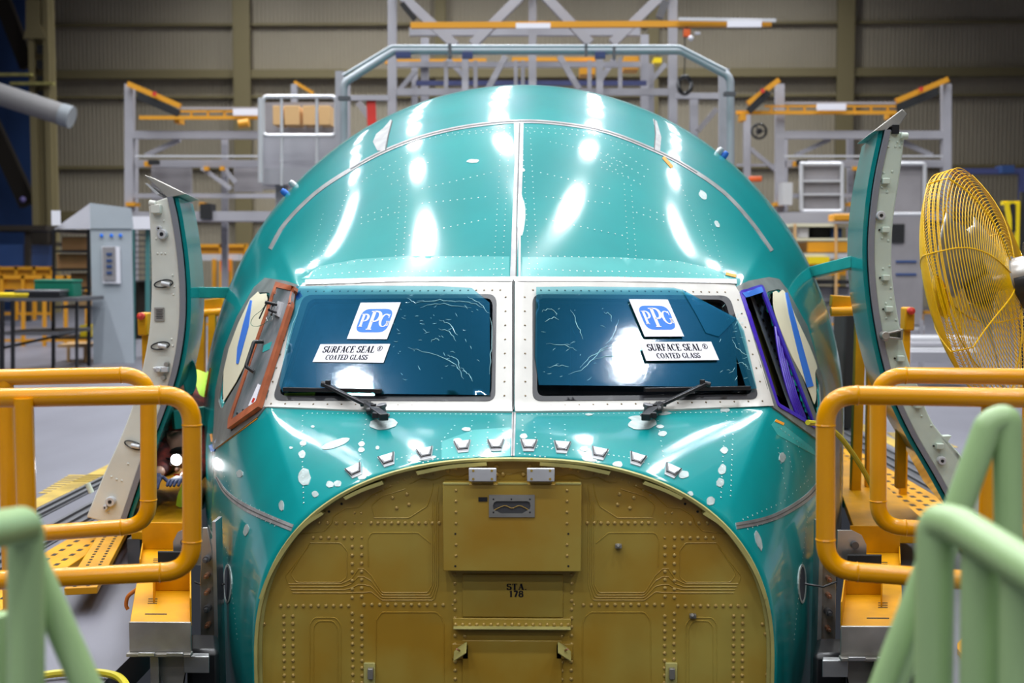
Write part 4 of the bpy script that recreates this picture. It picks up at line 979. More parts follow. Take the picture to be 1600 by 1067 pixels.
sb = slab('stiffener_bar', 708, 981.5, 892, 984.5, 0, .04, OLIVE_LT, BH, .001); slab('stiffener_web', 708, 966, 892, 982, 0, .012, OLIVE, BH, .002)
mb = MB()
for i in range(17):
    x = 712+i*11; mb.dome(bz(x, 975.5, .012), (0, -1, 0), .006, .005, 8)
mb.build('stiffener_rivets', OLIVE_RV, BH)['kind'] = 'stuff'
mb = MB()
def P6(u, v, h): return bz(u, v, .0065+h)
write(mb, P6, 'STA.', 792, 921.5, 9.5, track=.1, width=31, bold=1.5); write(mb, P6, '178', 795.5, 932.5, 9.5, track=.1, width=22, bold=1.4); mb.build('station_stencil', INK, BH, label='black stencil STA. 178')
for x, s_ in ((719, 1), (882, -1)):
    o = slab('bracket_base', x-13, 1006, x+13, 1030, 0, .006, OLIVE, BH, .002)
    c = bz(x, 1018, .03); mb = MB(); mb.box(c, (.058, .05, .004), Euler((.5, 0.0, -s_*0.0)).to_matrix() @ Matrix.Rotation(-s_*.75, 3, 'Y')); mb.build('bracket_tab', OLIVE_LT, o, bevel=.001)
    mb = MB(); mb.cyl(c+Vector((0, .01, 0)), c+Vector((-.01*s_, -.02, .015)), .0035, 8); mb.build('bracket_pin', BRONZE, o)
for x, y in ((966, 852), (1082, 961)):
    mb = MB(); mb.bx(bz(x-5, y, 0).x, bz(x+5, y, 0).x, .012, .03, bz(x, y+3, 0).z, bz(x, y-3, 0).z); mb.cyl(bz(x, y, .01), bz(x, y, .03), .006, 10); mb.build('nut_clip', STEEL, BH, bevel=.001)
for x, s_ in ((578, 1), (1050, -1)):
    o = slab('latch_plate', x-10, 1036, x+8, 1080, 0, .012, OLIVE_LT, BH, .002); slab('latch_body', x-4, 1045, x+5, 1062, .012, .03, STEEL, o, .002)
# ------------------------------------------------------------------ open doors on each flank
def door(side, Yd, inner, outer, dy, dx, label):
    """inner/outer: traced edges of the door's end face, top to bottom; the slab runs back from there"""
    P_in = [at(x, y, Yd) for x, y in smooth2(inner, 4)]; P_out = [at(x, y, Yd) for x, y in smooth2(outer, 4)]
    vec = Vector((dx, dy, 0)); mb = MB(); n1 = min(len(P_in), len(P_out))
    V = []; F = []
    for i in range(n1): V += [P_in[i], P_out[i], P_out[i]+vec, P_in[i]+vec]
    for i in range(n1-1):
        a = 4*i; b = a+4
        for j in range(4): k = (j+1) % 4; F.append((a+j, a+k, b+k, b+j))
    F += [(0, 1, 2, 3), (4*n1-1, 4*n1-2, 4*n1-3, 4*n1-4)]
    mb.add(V, F); return mb, P_in, P_out, vec
def ribbon(P, outv, w, y0, y1):
    # strip following the outer curve, w thick, from y0 to y1 along depth
    V = []; F = []; n = len(P)
    for i in range(n):
        V += [P[i]+Vector((0, y0, 0)), P[i]+outv*w+Vector((0, y0, 0)), P[i]+outv*w+y1, P[i]+y1]
    for i in range(n-1):
        a = 4*i; b = a+4
        for j in range(4): k = (j+1) % 4; F.append((a+j, a+k, b+k, b+j))
    F += [(0, 1, 2, 3), (4*n-1, 4*n-2, 4*n-3, 4*n-4)]
    m = MB(); m.add(V, F); return m
YL, YR = 2.1, 1.6
mb, Pi, Po, vec = door('l', YL, [(232, 318), (235, 365), (237, 430), (235, 500), (226, 560), (210, 625), (190, 680), (163, 740), (135, 808)], [(262, 308), (270, 345), (279, 410), (282, 470), (279, 525), (268, 585), (248, 645), (222, 715), (186, 822)], .72, -.13, '')
DL = mb.build('door', DOORW, FUS, bevel=.006, label='white-edged open door on the left flank')
ribbon(Po, Vector((1, 0, 0)), .028, -.012, vec*.98).build('door_seal', SEALR, DL, label='grey rubber door seal')
ribbon([p+Vector((.028, .02, 0)) for p in Po], Vector((1, 0, 0)), .02, 0, vec).build('door_skin', TEAL, DL, label='glossy teal outer door skin')
mb2, Ri, Ro, vr = door('r', YR, [(1414, 208), (1405, 280), (1396, 340), (1393, 395), (1395, 440), (1404, 500), (1415, 550), (1433, 600), (1458, 662), (1509, 722), (1545, 800)], [(1391, 203), (1375, 280), (1367, 345), (1365, 400), (1369, 460), (1378, 520), (1389, 570), (1404, 620), (1432, 680), (1468, 742), (1500, 800)], .78, .13, '')
DR = mb2.build('door', DOORG, FUS, bevel=.006, label='green-white edged open door on the right flank')
ribbon(Ro, Vector((-1, 0, 0)), .026, -.012, vr*.98).build('door_seal', SEALR, DR, label='grey rubber door seal')
ribbon([p+Vector((-.026, .02, 0)) for p in Ro], Vector((-1, 0, 0)), .02, 0, vr).build('door_skin', TEAL, DR, label='glossy teal outer door skin')
# top flaps
mb = MB(); q = [at(x, y, YL) for x, y in ((225, 273), (240, 278), (268, 292), (291, 303), (262, 309), (245, 292))]; mb.prism(q, (-.1, .6, 0)); mb.build('door_flap', STEEL, DL, bevel=.003)
mb = MB(); q = [at(x, y, YL) for x, y in ((226, 286), (230, 286), (250, 303), (245, 304))]; mb.prism(q, (-.1, .5, 0)); mb.build('flap_edge', WHITEM, DL)
mb = MB(); q = [at(x, y, YR) for x, y in ((1410, 170), (1418, 178), (1402, 200), (1391, 198), (1386, 203), (1365, 205))]; mb.prism(q, (.08, .6, 0)); mb.build('door_flap', STEEL, DR, bevel=.003)
# fittings
def roller(D, Y, x, y, r, m=WHITEM):
    p = at(x, y, Y-.004); mb = MB(); mb.lathe(p, (0, -1, 0), [(0, .018), (r*.35, .018), (r*.4, .024), (r*.85, .024), (r, .016), (r, -.01)], 20); o = mb.build('guide_roller', m, D, angle=30)
    mb = MB(); mb.lathe(p, (0, -1, 0), [(0, .0255), (r*.32, .0255), (r*.33, .015)], 12); mb.build('roller_bore', BLACK, o)
roller(DL, YL, 254.5, 366, .026); roller(DL, YL, 249.5, 357, .014); roller(DL, YL, 174, 783, .026); roller(DL, YL, 166, 792, .013)
roller(DR, YR, 1375, 337, .021); roller(DR, YR, 1470, 719, .020); roller(DR, YR, 1382, 528, .016)
for x, y in ((257, 443), (252, 540), (210, 696)):
    mb = MB(); c = at(x, y, YL-.008); a = -.15 if y < 600 else .35
    L = [(-.045*cos(a), -.045*sin(a)*0)]; P = []
    for t in range(20):
        th = 2*pi*t/20; u = .042*cos(th)*(1.0 if cos(th) > 0 else 1.25); v = .018*sin(th); P.append(c+Vector((u*cos(a)+v*sin(a), 0, v*cos(a)-u*sin(a))))
    mb.tube(P, .0035, 6, closed=True); o = mb.build('stop_slot', BLACK, DL)
    mb = MB(); mb.cyl(c+Vector((-.012, -.01, .002)), c+Vector((.03, -.01, -.006)), .012, 12); mb.build('stop_plug', WHITEM, o)
for x, y in ((1384, 283), (1383, 359), (1384, 434), (1389, 483), (1407, 560), (1434, 633), (1468, 697)):
    mb = MB(); c = at(x, y, YR-.012); mb.box(c, (.032, .03, .026)); o = mb.build('stop_block', DOORG, DR, bevel=.003)
    mb = MB(); mb.lathe(c+Vector((-.024, .008, 0)), (0, -1, 0), [(0, .004), (.0045, .004), (.0045, -.002)], 8); mb.build('stop_hole', BLACKM, o)
mb = MB(); c = at(1393, 522, YR-.03); mb.beam(c+Vector((-.04, 0, 0)), c+Vector((.035, 0, .018)), .05, .008); mb.beam(c+Vector((-.04, 0, -.012)), c+Vector((.035, 0, -.02)), .05, .008); mb.cyl(c+Vector((-.035, .03, -.005)), c+Vector((-.035, -.035, -.005)), .018, 14); mb.box(c+Vector((.04, 0, 0)), (.01, .05, .05)); mb.build('latch_bracket', STEEL, DR, bevel=.002)
mb = MB(); c = at(253, 577, YL-.015); mb.box(c, (.07, .03, .028)); mb.cyl(c+Vector((-.012, -.025, 0)), c+Vector((-.012, .01, 0)), .013, 12); mb.cyl(c+Vector((-.032, -.02, .004)), c+Vector((-.032, .01, .004)), .008, 10); mb.build('latch_bracket', WHITEM, DL, bevel=.003)
for x, y in ((261, 569), (256, 590)):
    mb = MB(); c = at(x, y, YL-.01); mb.lathe(c, (0, -1, 0), [(0, .02), (.011, .02), (.013, .012), (.013, -.01)], 12); mb.build('bushing', STEEL, DL)
mb = MB(); mb.box(at(249, 491, YL-.004), (.05, .006, .068)); o = mb.build('placard', STEEL, DL, label='grey metal data placard')
mb = MB()
for i in range(6): mb.box(at(249, 484+i*2.6, YL-.0085), (.036-.006*(i % 2), .002, .0028))
mb.build('placard_lines', INK, o)['kind'] = 'stuff'
mb = MB(); c = at(240, 320, YL-.02); mb.cyl(c+Vector((-.022, 0, .01)), c+Vector((.012, 0, .004)), .016, 12); mb.box(c+Vector((.012, .01, -.02)), (.05, .05, .045)); mb.build('top_fitting', DOORW, DL, bevel=.004)
mb = MB(); c = at(265, 311, YL+.02); mb.cyl(c, at(257, 303, YL+.02), .014, 12); mb.build('top_hinge', STEELD, DL)
mb = MB(); c = at(1411, 212, YR-.02); mb.cyl(c+Vector((-.01, 0, 0)), c+Vector((.022, 0, -.002)), .016, 12); mb.build('top_fitting', DOORG, DR, bevel=.004)
mb = MB(); mb.box(at(1397, 203, YR+.01), (.03, .06, .04)); mb.build('top_hinge', BLACK, DR)
mb = MB(); q = [at(x, y, YR) for x, y in ((1470, 682), (1487, 681), (1481, 690), (1500, 712), (1507, 722), (1500, 722))]; mb.prism(q, (0, .05, 0)); mb.build('edge_tab', DOORG, DR)
mb = MB(); c = at(143, 770, YL+.03); mb.cyl(c, c+Vector((-.02, 0, .05)), .014, 10); mb.build('edge_tab', DOORG, DL)
for D, Y, L in ((DL, YL, [(244, 373), (246, 396), (252, 396), (258, 396), (256, 345), (270, 430), (271, 460), (272, 448), (270, 540), (268, 530), (240, 575), (174, 745), (182, 749), (190, 751), (200, 725), (170, 800)]),
                (DR, YR, [(1389, 218), (1388, 229), (1402, 222), (1409, 224), (1399, 229), (1406, 229), (1381, 270), (1394, 268), (1378, 293), (1386, 300), (1378, 372), (1388, 376), (1380, 420), (1390, 416), (1380, 443), (1392, 450), (1384, 474), (1392, 466), (1385, 497), (1400, 500), (1400, 575), (1410, 590), (1440, 650), (1455, 665)])):
    mb = MB()
    for x, y in L: mb.dome(at(x, y, Y-.001), (0, -1, 0), .006, .004, 8)
    mb.build('door_rivets', DOORW if D is DL else DOORG, D)['kind'] = 'stuff'
# hinge arms from the flank to the doors
def arm(p, q, wz, name='hinge_arm'):
    mb = MB(); mb.beam(p, q, .05, wz); return mb.build(name, TEAL_DK, FUS, bevel=.004, label='teal hinge arm')
arm(at(304, 457, YL+.45), surf(350, 458)[0]+Vector((.05, .1, 0)), .06); arm(at(1336, 409, YR+.6), surf(1283, 422)[0]+Vector((-.04, .05, 0)), .06)
arm(at(270, 656, YL+.3), surf(322, 655)[0]+Vector((.05, .3, 0)), .10)
# handle recess of the left door: oval dark bowl in the skin
mb = MB(); mb.lathe(at(297, 590, YL+.4)+Vector((0.0, 0, 0)), (1, -.1, 0), [(0, -.02), (.07, -.01), (.09, .004), (.1, 0)], 20); mb.build('handle_bowl', TEAL_DK, DL)
# ------------------------------------------------------------------ yellow guard rails
def pipe(pts, r, rd): return rounded([at(*p) for p in pts], rd, 8)
def weld(mb, P, Q, r): mb.tube([P, P.lerp(Q, .5), Q], [r+.0005, r+.0022, r+.0005], 16)
RR = .0268
def rail(name_lab, path, posts, cat_group=None, far=False, r=RR):
    P = [at(*p) for p in path]; base = Vector((P[1].x, P[1].y, 0))
    t = thing('guard_rail', name_lab, 'guard rail', base)
    mb = MB(); R_ = rounded(P, .085, 9); mb.tube(R_, r, 20); o = mb.build('rail_loop', YEL, t, angle=60)
    mb = MB()
    for c, a, b in ((P[1], P[0], P[2]), (P[2], P[1], P[3])):
        for q in (a, b):
            d = (q-c).normalized(); mb2 = c+d*.086; weld(mb, mb2-d*.003, mb2+d*.003, r)
    mb.build('weld_bead', YEL, o)['kind'] = 'stuff'
    for (x, y, Y) in posts:
        top = at(x, y, Y); mb = MB(); mb.tube([top, Vector((top.x, top.y, 0))], r*.96, 18); mb.lathe((top.x, top.y, 0), (0, 0, 1), [(0, 0), (.07, 0), (.07, .012), (0, .012)], 20); mb.build('post', YEL, t, angle=60)
    return t
rail('yellow pipe guard rail on the left, nearer of the two', [(-120, 624, -.75), (300, 616.5, -.61), (300, 892, -.61), (-120, 912, -.75)], [(37, 622, -.72)])
rail('yellow pipe guard rail on the left, set just behind the nearer one', [(-120, 592, -.16), (232, 585, -.05), (232, 821, -.05), (-120, 846, -.16)], [(8, 590, -.12)])
rail('yellow pipe guard rail on the right, nearer of the two', [(1720, 624, -.72), (1290, 616.5, -.61), (1290, 890, -.61), (1720, 922, -.72)], [(1549, 620, -.66)])
rail('yellow pipe guard rail on the right, set just behind the nearer one', [(1720, 590, -.14), (1372, 586, -.05), (1372, 823, -.05), (1720, 836, -.14)], [(1612, 590, -.1)])
# ------------------------------------------------------------------ pale green stair rails, close to the camera
def gpipe(t, name, pts, r, rd=.05, Y=None):
    P = [at(*p) for p in pts]; P = rounded(P, rd, 9) if len(P) > 2 else P; mb = MB(); mb.tube(P, r, 24); return mb.build(name, GREEN, t, angle=60)
YG = -2.25
t = thing('stair_rail', 'blurred pale green pipe rail at the lower left corner, nearest the camera', 'stair rail', at(40, 1150, YG))
gpipe(t, 'top_rail', [(-160, 905, -2.65), (-60, 838, -2.5), (40, 818, -2.25), (42, 1300, -2.25)], .0265, .035)
gpipe(t, 'brace', [(46, 868, -2.2), (152, 1110, -2.2), (192, 1200, -2.2)], .0225, .01); gpipe(t, 'brace', [(-8, 960, -2.1), (8, 1200, -2.1)], .022)
t = thing('stair_rail', 'blurred pale green stair rail at the lower right corner, the front one of two', 'stair rail', at(1460, 1150, YG))
gpipe(t, 'top_rail', [(1456, 1300, -2.25), (1462, 812, -2.25), (1500, 822, -2.3), (1760, 985, -2.6)], .0275, .045)
gpipe(t, 'brace', [(1456, 872, -2.17), (1366, 1110, -2.17)], .021); gpipe(t, 'post', [(1535, 850, -2.32), (1530, 1300, -2.32)], .029)
gpipe(t, 'post', [(1600, 900, -2.4), (1596, 1300, -2.4)], .03)
t = thing('stair_rail', 'pale green looped pipe rail at the right edge, standing up behind the front green rail', 'stair rail', at(1575, 1150, -1.95))
gpipe(t, 'top_rail', [(1385, 1100, -1.9), (1545, 662, -1.9), (1574, 650, -1.9), (1582, 1300, -1.9)], .0245, .03)
# ------------------------------------------------------------------ yellow cradle fixtures either side
ZF = .18
def mz(x, y, z): return onz(x, y, z)
for s_, side in ((0, 'left'), (1, 'right')):
    def X(x): return x if s_ == 0 else 1608-x
    sg = -1 if s_ == 0 else 1
    x_out, x_in, yf = 1.36, 1.14, .2
    t = thing('cradle_fixture', 'yellow and steel support fixture with pocketed deck hard against the aircraft on the %s' % side, 'support fixture', (sg*1.3, .5, 0))
    def skew(mb):       # the fixture follows the flare of the flank
        for v in mb.v: v.x += sg*.285*max(0, v.y-.2)
        return mb
    def bxs(name, xa, xb, y0, y1, z0, z1, m, par=None, bev=.002, label=None):
        mb = MB(); mb.bx(sg*xa, sg*xb, y0, y1, z0, z1); return skew(mb).build(name, m, par or t, bev, label)
    dk = bxs('deck_plate', x_in, x_out, .2, 1.62, ZF-.012, ZF, YEL2)
    bxs('front_plate', x_in, x_out, .188, .198, ZF-.10, ZF+.006, STEEL, label='bare steel front plate')
    bxs('front_flange', x_in-.004, x_out+.004, .165, .2, ZF-.112, ZF-.10, STEEL)
    for xa in (x_in+.02, x_in+.12): bxs('weld_pad', xa, xa+.06, .158, .17, ZF-.108, ZF-.094, BARE)
    bxs('side_wall', x_in, x_in+.006, .2, .62, ZF, ZF+.09, YEL2); bxs('pocket_wall', x_in, x_out-.075, .62, .626, ZF, ZF+.11, YEL2)
    bxs('pocket_wall', x_out-.081, x_out-.075, .45, .62, ZF, ZF+.10, YEL2)
    bxs('black_tray', x_in, x_out-.08, .7, .98, ZF, ZF+.006, BLACKM); bxs('black_tray_back', x_in, x_out-.08, .96, .98, ZF, ZF+.07, BLACKM)
    bxs('pocket_wall', x_in, x_out+.0, 1.30, 1.306, ZF, ZF+.12, YEL2); bxs('side_wall', x_out-.006, x_out, 1.0, 1.3, ZF, ZF+.03, YEL2)
    mb = MB()
    for k in range(3): mb.bx(sg*(x_out-.09), sg*(x_out-.055), .40-.03*k+.10, .408-.03*k+.10, ZF, ZF+.0012)
    for k in range(3): mb.bx(sg*(x_out-.09), sg*(x_out-.055), 1.12-.03*k, 1.128-.03*k, ZF, ZF+.0012)
    mb.bx(sg*(x_in+.09), sg*(x_in+.17), .30, .312, ZF, ZF+.0012); skew(mb).build('deck_slots', BLACKM, dk)['kind'] = 'stuff'
    mb = MB(); q = [(x_in+.01, .24, ZF-.11), (x_out-.08, .24, ZF-.11), (x_out-.14, .24, ZF-.34), (x_out-.16, .24, -.25), (x_in+.12, .24, -.45)]; mb.prism([Vector((sg*a, b, c)) for a, b, c in q], (0, .02, 0)); skew(mb).build('gusset', STEEL, t)
    bxs('support_leg', x_out-.10, x_out-.07, .2, .5, -.6, ZF-.11, STEEL)
    bxs('jack_body', x_in-.1, x_in+.02, .3, .5, -.6, ZF-.13, BLACK, None, .02)
    # upright steel plate with bolts
    mb = MB(); mb.prism([Vector((sg*a, .66, b)) for a, b in ((1.165, -.4), (1.24, -.4), (1.238, .2), (1.225, .42), (1.205, .42), (1.165, .2))], (0, .012, 0)); up = mb.build('upright_plate', STEEL, t, .003, 'bare steel upright plate')
    mb = MB(); mb.prism([Vector((sg*a, .63, b)) for a, b in ((1.158, -.4), (1.175, -.4), (1.178, .45), (1.165, .45))], (0, .1, 0)); mb.build('upright_flange', BARE, up)
    for k in range(9):
        z = .30-.065*k; mb = MB(); r_ = .010 if k % 3 else .014; mb.cyl((sg*1.205, .66, z), (sg*1.205, .63, z), r_, 10); mb.cyl((sg*1.205, .632, z), (sg*1.205, .61, z), r_*.55, 8); mb.build('plate_bolt', BRONZE if k % 3 else STEELD, up)
    mb = MB(); P = [(1.13, .9), (1.13, 1.2)]; mb.prism([Vector((sg*a, 1.02, b)) for a, b in ((1.33, ZF), (1.45, ZF), (1.45, ZF+.10), (1.43, ZF+.14), (1.39, ZF+.16), (1.33, ZF+.16))], (0, .012, 0)); lg = mb.build('lifting_lug', BARE, t)
    mb = MB(); mb.cyl((sg*1.40, 1.025, ZF+.10), (sg*1.40, 1.005, ZF+.10), .016, 12); mb.build('lug_bolt', STEELD, lg)
    bxs('foot_plate', 1.08, 1.17, .2, .24, .0, .06, BARE)
# far yellow decks, perforated ramps and floor tracks
for q, lb in (([(-1.60, 1.74), (-1.87, 1.74), (-2.38, 3.9), (-1.99, 3.9)], 'flat yellow deck plate on the left behind the inner guard rail post'), ([(1.60, 1.74), (2.0, 1.74), (2.17, 3.9), (1.99, 3.9)], 'flat yellow deck plate on the right beside the aircraft flank')):
    mb = MB(); mb.prism([Vector((x, y, .16)) for x, y in q], (0, 0, -.04)); t = thing('yellow_deck', lb, 'deck plate', (q[0][0], q[0][1], 0)); mb.build('deck_top', YEL2, t, .003)
    for k in (0, 1):
        x, y = q[1][0]*(1-k)+q[2][0]*k, q[1][1]*(1-k)+q[2][1]*k; mb = MB(); mb.bx(x*1.0-.02 if x < 0 else x-.04, x+.04 if x < 0 else x+.02, y-.06*k, y+.06, 0, .125); mb.build('deck_foot', STEELD, t)
def perf(name, A, B, w, label, n, rows=2, z=.02):
    A = Vector(A); B = Vector(B); d = (B-A).normalized(); s = Vector((-d.y, d.x, 0))
    mb = MB(); mb.beam(A+Vector((0, 0, z)), B+Vector((0, 0, z)), w, .03); o = mb.build(name, YEL2, None, .003); setp(o, label, 'floor strip')
    mb = MB()
    for i in range(n):
        for j in range(rows):
            c = A.lerp(B, (i+.5)/n)+s*w*((j+.5)/rows-.5)*.8+Vector((0, 0, z+.0155)); R = Matrix((s, d, Vector((0, 0, 1)))).transposed(); mb.box(c, (w*.10, (B-A).length/n*.42, .002), R)
    mb.build('strip_slots', BLACKM, o)['kind'] = 'stuff'; return o
perf('perforated_strip', (-2.22, .4, 0), (-2.22, 9, 0), .22, 'yellow perforated floor strip on the left beside the dark rails', 90)
perf('perforated_strip', (-1.80, .9, 0), (-2.24, 2.9, 0), .13, 'narrow yellow slotted strip leading back from the left fixture', 40, 2, .1)
perf('perforated_strip', (2.36, 1.2, 0), (2.36, 9, 0), .30, 'wide yellow perforated floor strip on the right of the aircraft', 60, 3)
for i, (x0, x1, lab) in enumerate(((-2.62, -2.42, 'dark double rail in the floor on the left, inner one'), (-2.86, -2.74, 'dark rail in the floor on the left, outer one with yellow border'), (2.56, 2.84, 'dark double rail in the floor on the right'))):
    t = thing('floor_track', lab, 'floor rail', ((x0+x1)/2, 4, 0))
    mb = MB(); mb.bx(x0, x1, -1, 26, .0005, .006); mb.build('track_bed', TRACK, t)
    nr = 3 if i != 1 else 2
    for k in range(nr):
        x = x0+(x1-x0)*(k+.5)/nr; mb = MB(); mb.bx(x-.012, x+.012, -1, 26, .006, .02); mb.build('track_rail', STEELD, t)
YTAPE = mat('worn_floor_yellow', (0.50, 0.33, 0.04), 0.6, vary=.4, vscale=6)
for i, (x0, x1, lab) in enumerate(((-3.0, -2.88, 'yellow painted floor line along the outer left track'), (2.90, 3.02, 'yellow painted floor line along the right track'))):
    mb = MB(); mb.bx(x0, x1, -1, 20, .0005, .003); setp(mb.build('floor_line', YTAPE), lab, 'floor marking')
for i, (a, lab) in enumerate((([(108, 742), (163, 742), (135, 772), (58, 772)], 'hatched yellow patch painted on the floor at the left'), ([(1385, 676), (1440, 676), (1500, 700), (1420, 700)], 'hatched yellow patch painted on the floor at the right'))):
    q = [onz(x, y, .001) for x, y in a]; mb = MB()
    for k in range(9):
        u0 = k/9; u1 = (k+.62)/9; mb.prism([q[0].lerp(q[3], u0), q[1].lerp(q[2], u0), q[1].lerp(q[2], u1), q[0].lerp(q[3], u1)], (0, 0, .002))
    setp(mb.build('floor_hatching', YTAPE), lab, 'floor marking')
# hoses
mb = MB(); mb.tube([onz(x, y, .02) for x, y in smooth2([(60, 1056), (90, 1052), (130, 1050), (165, 1052), (188, 1060), (200, 1080), (196, 1110)], 5)], .014, 8); setp(mb.build('air_hose', YHOSE), 'yellow air hose curled on the floor at bottom left', 'hose')
mb = MB(); mb.tube([at(x, y, Y) for (x, y), Y in zip(smooth2([(1262, 660), (1285, 664), (1310, 680), (1340, 720), (1362, 760), (1372, 790), (1392, 815), (1405, 820)], 4), [.9+.9*i/28 for i in range(29)])], .011, 8); setp(mb.build('air_hose', YHOSE), 'yellow air hose running from the right side window down behind the rail', 'hose')
mb = MB(); mb.tube([at(x, y, .75) for x, y in smooth2([(232, 908), (212, 922), (200, 932), (197, 945), (200, 952)], 4)], .008, 8); setp(mb.build('air_hose', OHOSE), 'thin orange hose looped beside the left fixture', 'hose')
mb = MB(); mb.tube([onz(x, y, .04) for x, y in smooth2([(1384, 772), (1400, 790), (1420, 812), (1450, 842)], 5)], .012, 8); setp(mb.build('air_hose', GREEN), 'pale green cable lying along the right yellow strip', 'hose')
# yellow posts seen beyond the flanks
def ypost(lab, parts):
    x, y, Y = parts[0][0]; p = at(x, y, Y); t = thing('yellow_stand', lab, 'stand', (p.x, p.y, 0))
    for (a, b, w_, kind) in parts:
        if kind == 'beam': mb = MB(); beam_px(mb, a, b, w_); mb.build('upright' if abs(a[0]-b[0]) < 30 else 'crossbar', YEL2, t, .004)
        else:
            mb = MB(); mb.tube([at(*a), at(*b)], w_*(a[2]+4)/FPX/2, 14); mb.build('crossbar', YEL, t)
    return t
ypost('yellow stand with slotted uprights seen between the right flank and the open door', [((1345, 470, 2.9), (1335, 800, 2.9), 15, 'beam'), ((1362, 470, 3.0), (1357, 800, 3.0), 12, 'beam'), ((1298, 487, 2.9), (1362, 485, 2.9), 15, 'tube'), ((1298, 470, 2.95), (1355, 474, 2.95), 18, 'beam')])
ypost('single orange-yellow post standing right of the inner guard rail', [((1408, 640, 2.2), (1406, 762, 2.2), 14, 'beam')])
ypost('yellow stand behind the left open door', [((314, 488, 4.6), (313, 730, 4.6), 13, 'beam'), ((332, 488, 4.6), (331, 600, 4.6), 11, 'beam'), ((303, 490, 4.6), (352, 487, 4.6), 13, 'tube'), ((303, 478, 4.65), (350, 472, 4.65), 15, 'beam')])
for x, y, lab in ((1418, 498, 'yellow box with a red lamp just right of the right door'), (226, 506, 'yellow box with a red lamp just left of the left door')):
    p = at(x, y, 3.4); t = thing('beacon_box', lab, 'beacon box', p); mb = MB(); mb.box(p, (.06, .1, .14)); mb.build('box_body', YEL2, t, .01)
    mb = MB(); mb.lathe(p+Vector((0, -.05, .05)), (0, -1, 0), [(.022, 0), (.022, .03), (0, .04)], 12); mb.build('beacon_lens', REDM, t)
    mb = MB(); mb.beam(p+Vector((0, .02, -.07)), Vector((p.x, p.y+.02, 0)), .04); mb.build('stand_pole', YEL2, t)
# ------------------------------------------------------------------ pedestal fan
FC = at(1530, 450, .55); FN = Vector((.80, -.55, .25)).normalized()      # FN points to the motor side
fa, fb, _ = frame_of(FN); FR = .45
t = thing('pedestal_fan', 'large yellow wire-caged industrial fan with a bare metal motor at the right edge', 'fan', (FC.x+.25, FC.y-.1, 0))
def fpt(r, th, h): return FC+FN*h+(fa*cos(th)+fb*sin(th))*r
def cage(side):
    mb = MB(); n = 32
    for i in range(n):
        u = i/(n-1); r = .075+(FR-.075)*u
        h = side*(.035+.10*(1-u**2.4)) + (side*.0)
        mb.tube([fpt(r, 2*pi*k/56, h) for k in range(56)], .0016, 4, closed=True)
    for i in range(4): mb.tube([fpt(FR+.001, 2*pi*k/56, side*.035-side*.018*i*.9) for k in range(56)], .0019, 4, closed=True)
    return mb
c1 = cage(1).build('rear_cage', FANY, t, angle=60); c2_ = cage(-1).build('front_cage', FANY, t, angle=60)
for side, c in ((1, c1), (-1, c2_)):
    mb = MB()
    for k in range(8):
        th = 2*pi*k/8+.3; mb.tube([fpt(.06+(FR-.06)*i/10, th+.35*(i/10)*(1-i/10), side*(.038+.10*(1-((i/10)**2.4)))) for i in range(11)]+[fpt(FR+.003, th, 0)], .0028, 6)
    mb.build('cage_spokes', FANY, c)
mb = MB(); mb.lathe(FC-FN*.14, -FN, [(0, .012), (.08, .008), (.085, 0)], 24); mb.build('front_badge', FANY, c2_)
for k in range(3):
    V = []; F = []; th0 = 2*pi*k/3+.5
    for i in range(9):
        r = .05+(.34)*i/8; hw = .28+.35*sin(pi*min(1, i/8+.15))
        for j in range(7):
            v = j/6-.5; tw = .055*(1-i/14); V.append(fpt(r, th0+v*2*hw, v*tw*2))
    for i in range(8):
        for j in range(6): a = i*7+j; F.append((a, a+1, a+8, a+7))
    mb = MB(); mb.add(V, F); o = mb.build('fan_blade', BARE, t); so = o.modifiers.new('thick', 'SOLIDIFY'); so.thickness = .002
mb = MB(); mb.lathe(FC, FN, [(0, -.05), (.05, -.04), (.055, .04), (.03, .06), (.03, .12)], 20); mb.build('hub', STEELD, t)
mb = MB(); mb.lathe(FC, FN, [(.088, .125), (.088, .135), (.078, .14), (.078, .30), (.06, .33), (0, .33)], 28); mt = mb.build('motor', HUBM, t, label='bare metal motor housing')
mb = MB(); mb.lathe(FC-Vector((0, 0, .035))+FN*.002, FN, [(.086, .15), (.086, .31), (.05, .335), (0, .335)], 28); mb.build('motor_cover', BLACK, t)
mb = MB(); c = FC+FN*.20+Vector((0, 0, .095)); mb.box(c, (.08, .06, .05)); mb.build('switch_box', BLACK, t, .008)
mb = MB(); q = FC+FN*.27; mb.cyl((q.x, q.y, 0.03), (q.x, q.y, q.z-.1), .024, 16); mb.build('pole', YEL, t); mb = MB(); mb.lathe((q.x, q.y, 0), (0, 0, 1), [(0, 0), (.3, 0), (.3, .02), (.05, .05), (0, .05)], 28); mb.build('base', YEL, t)
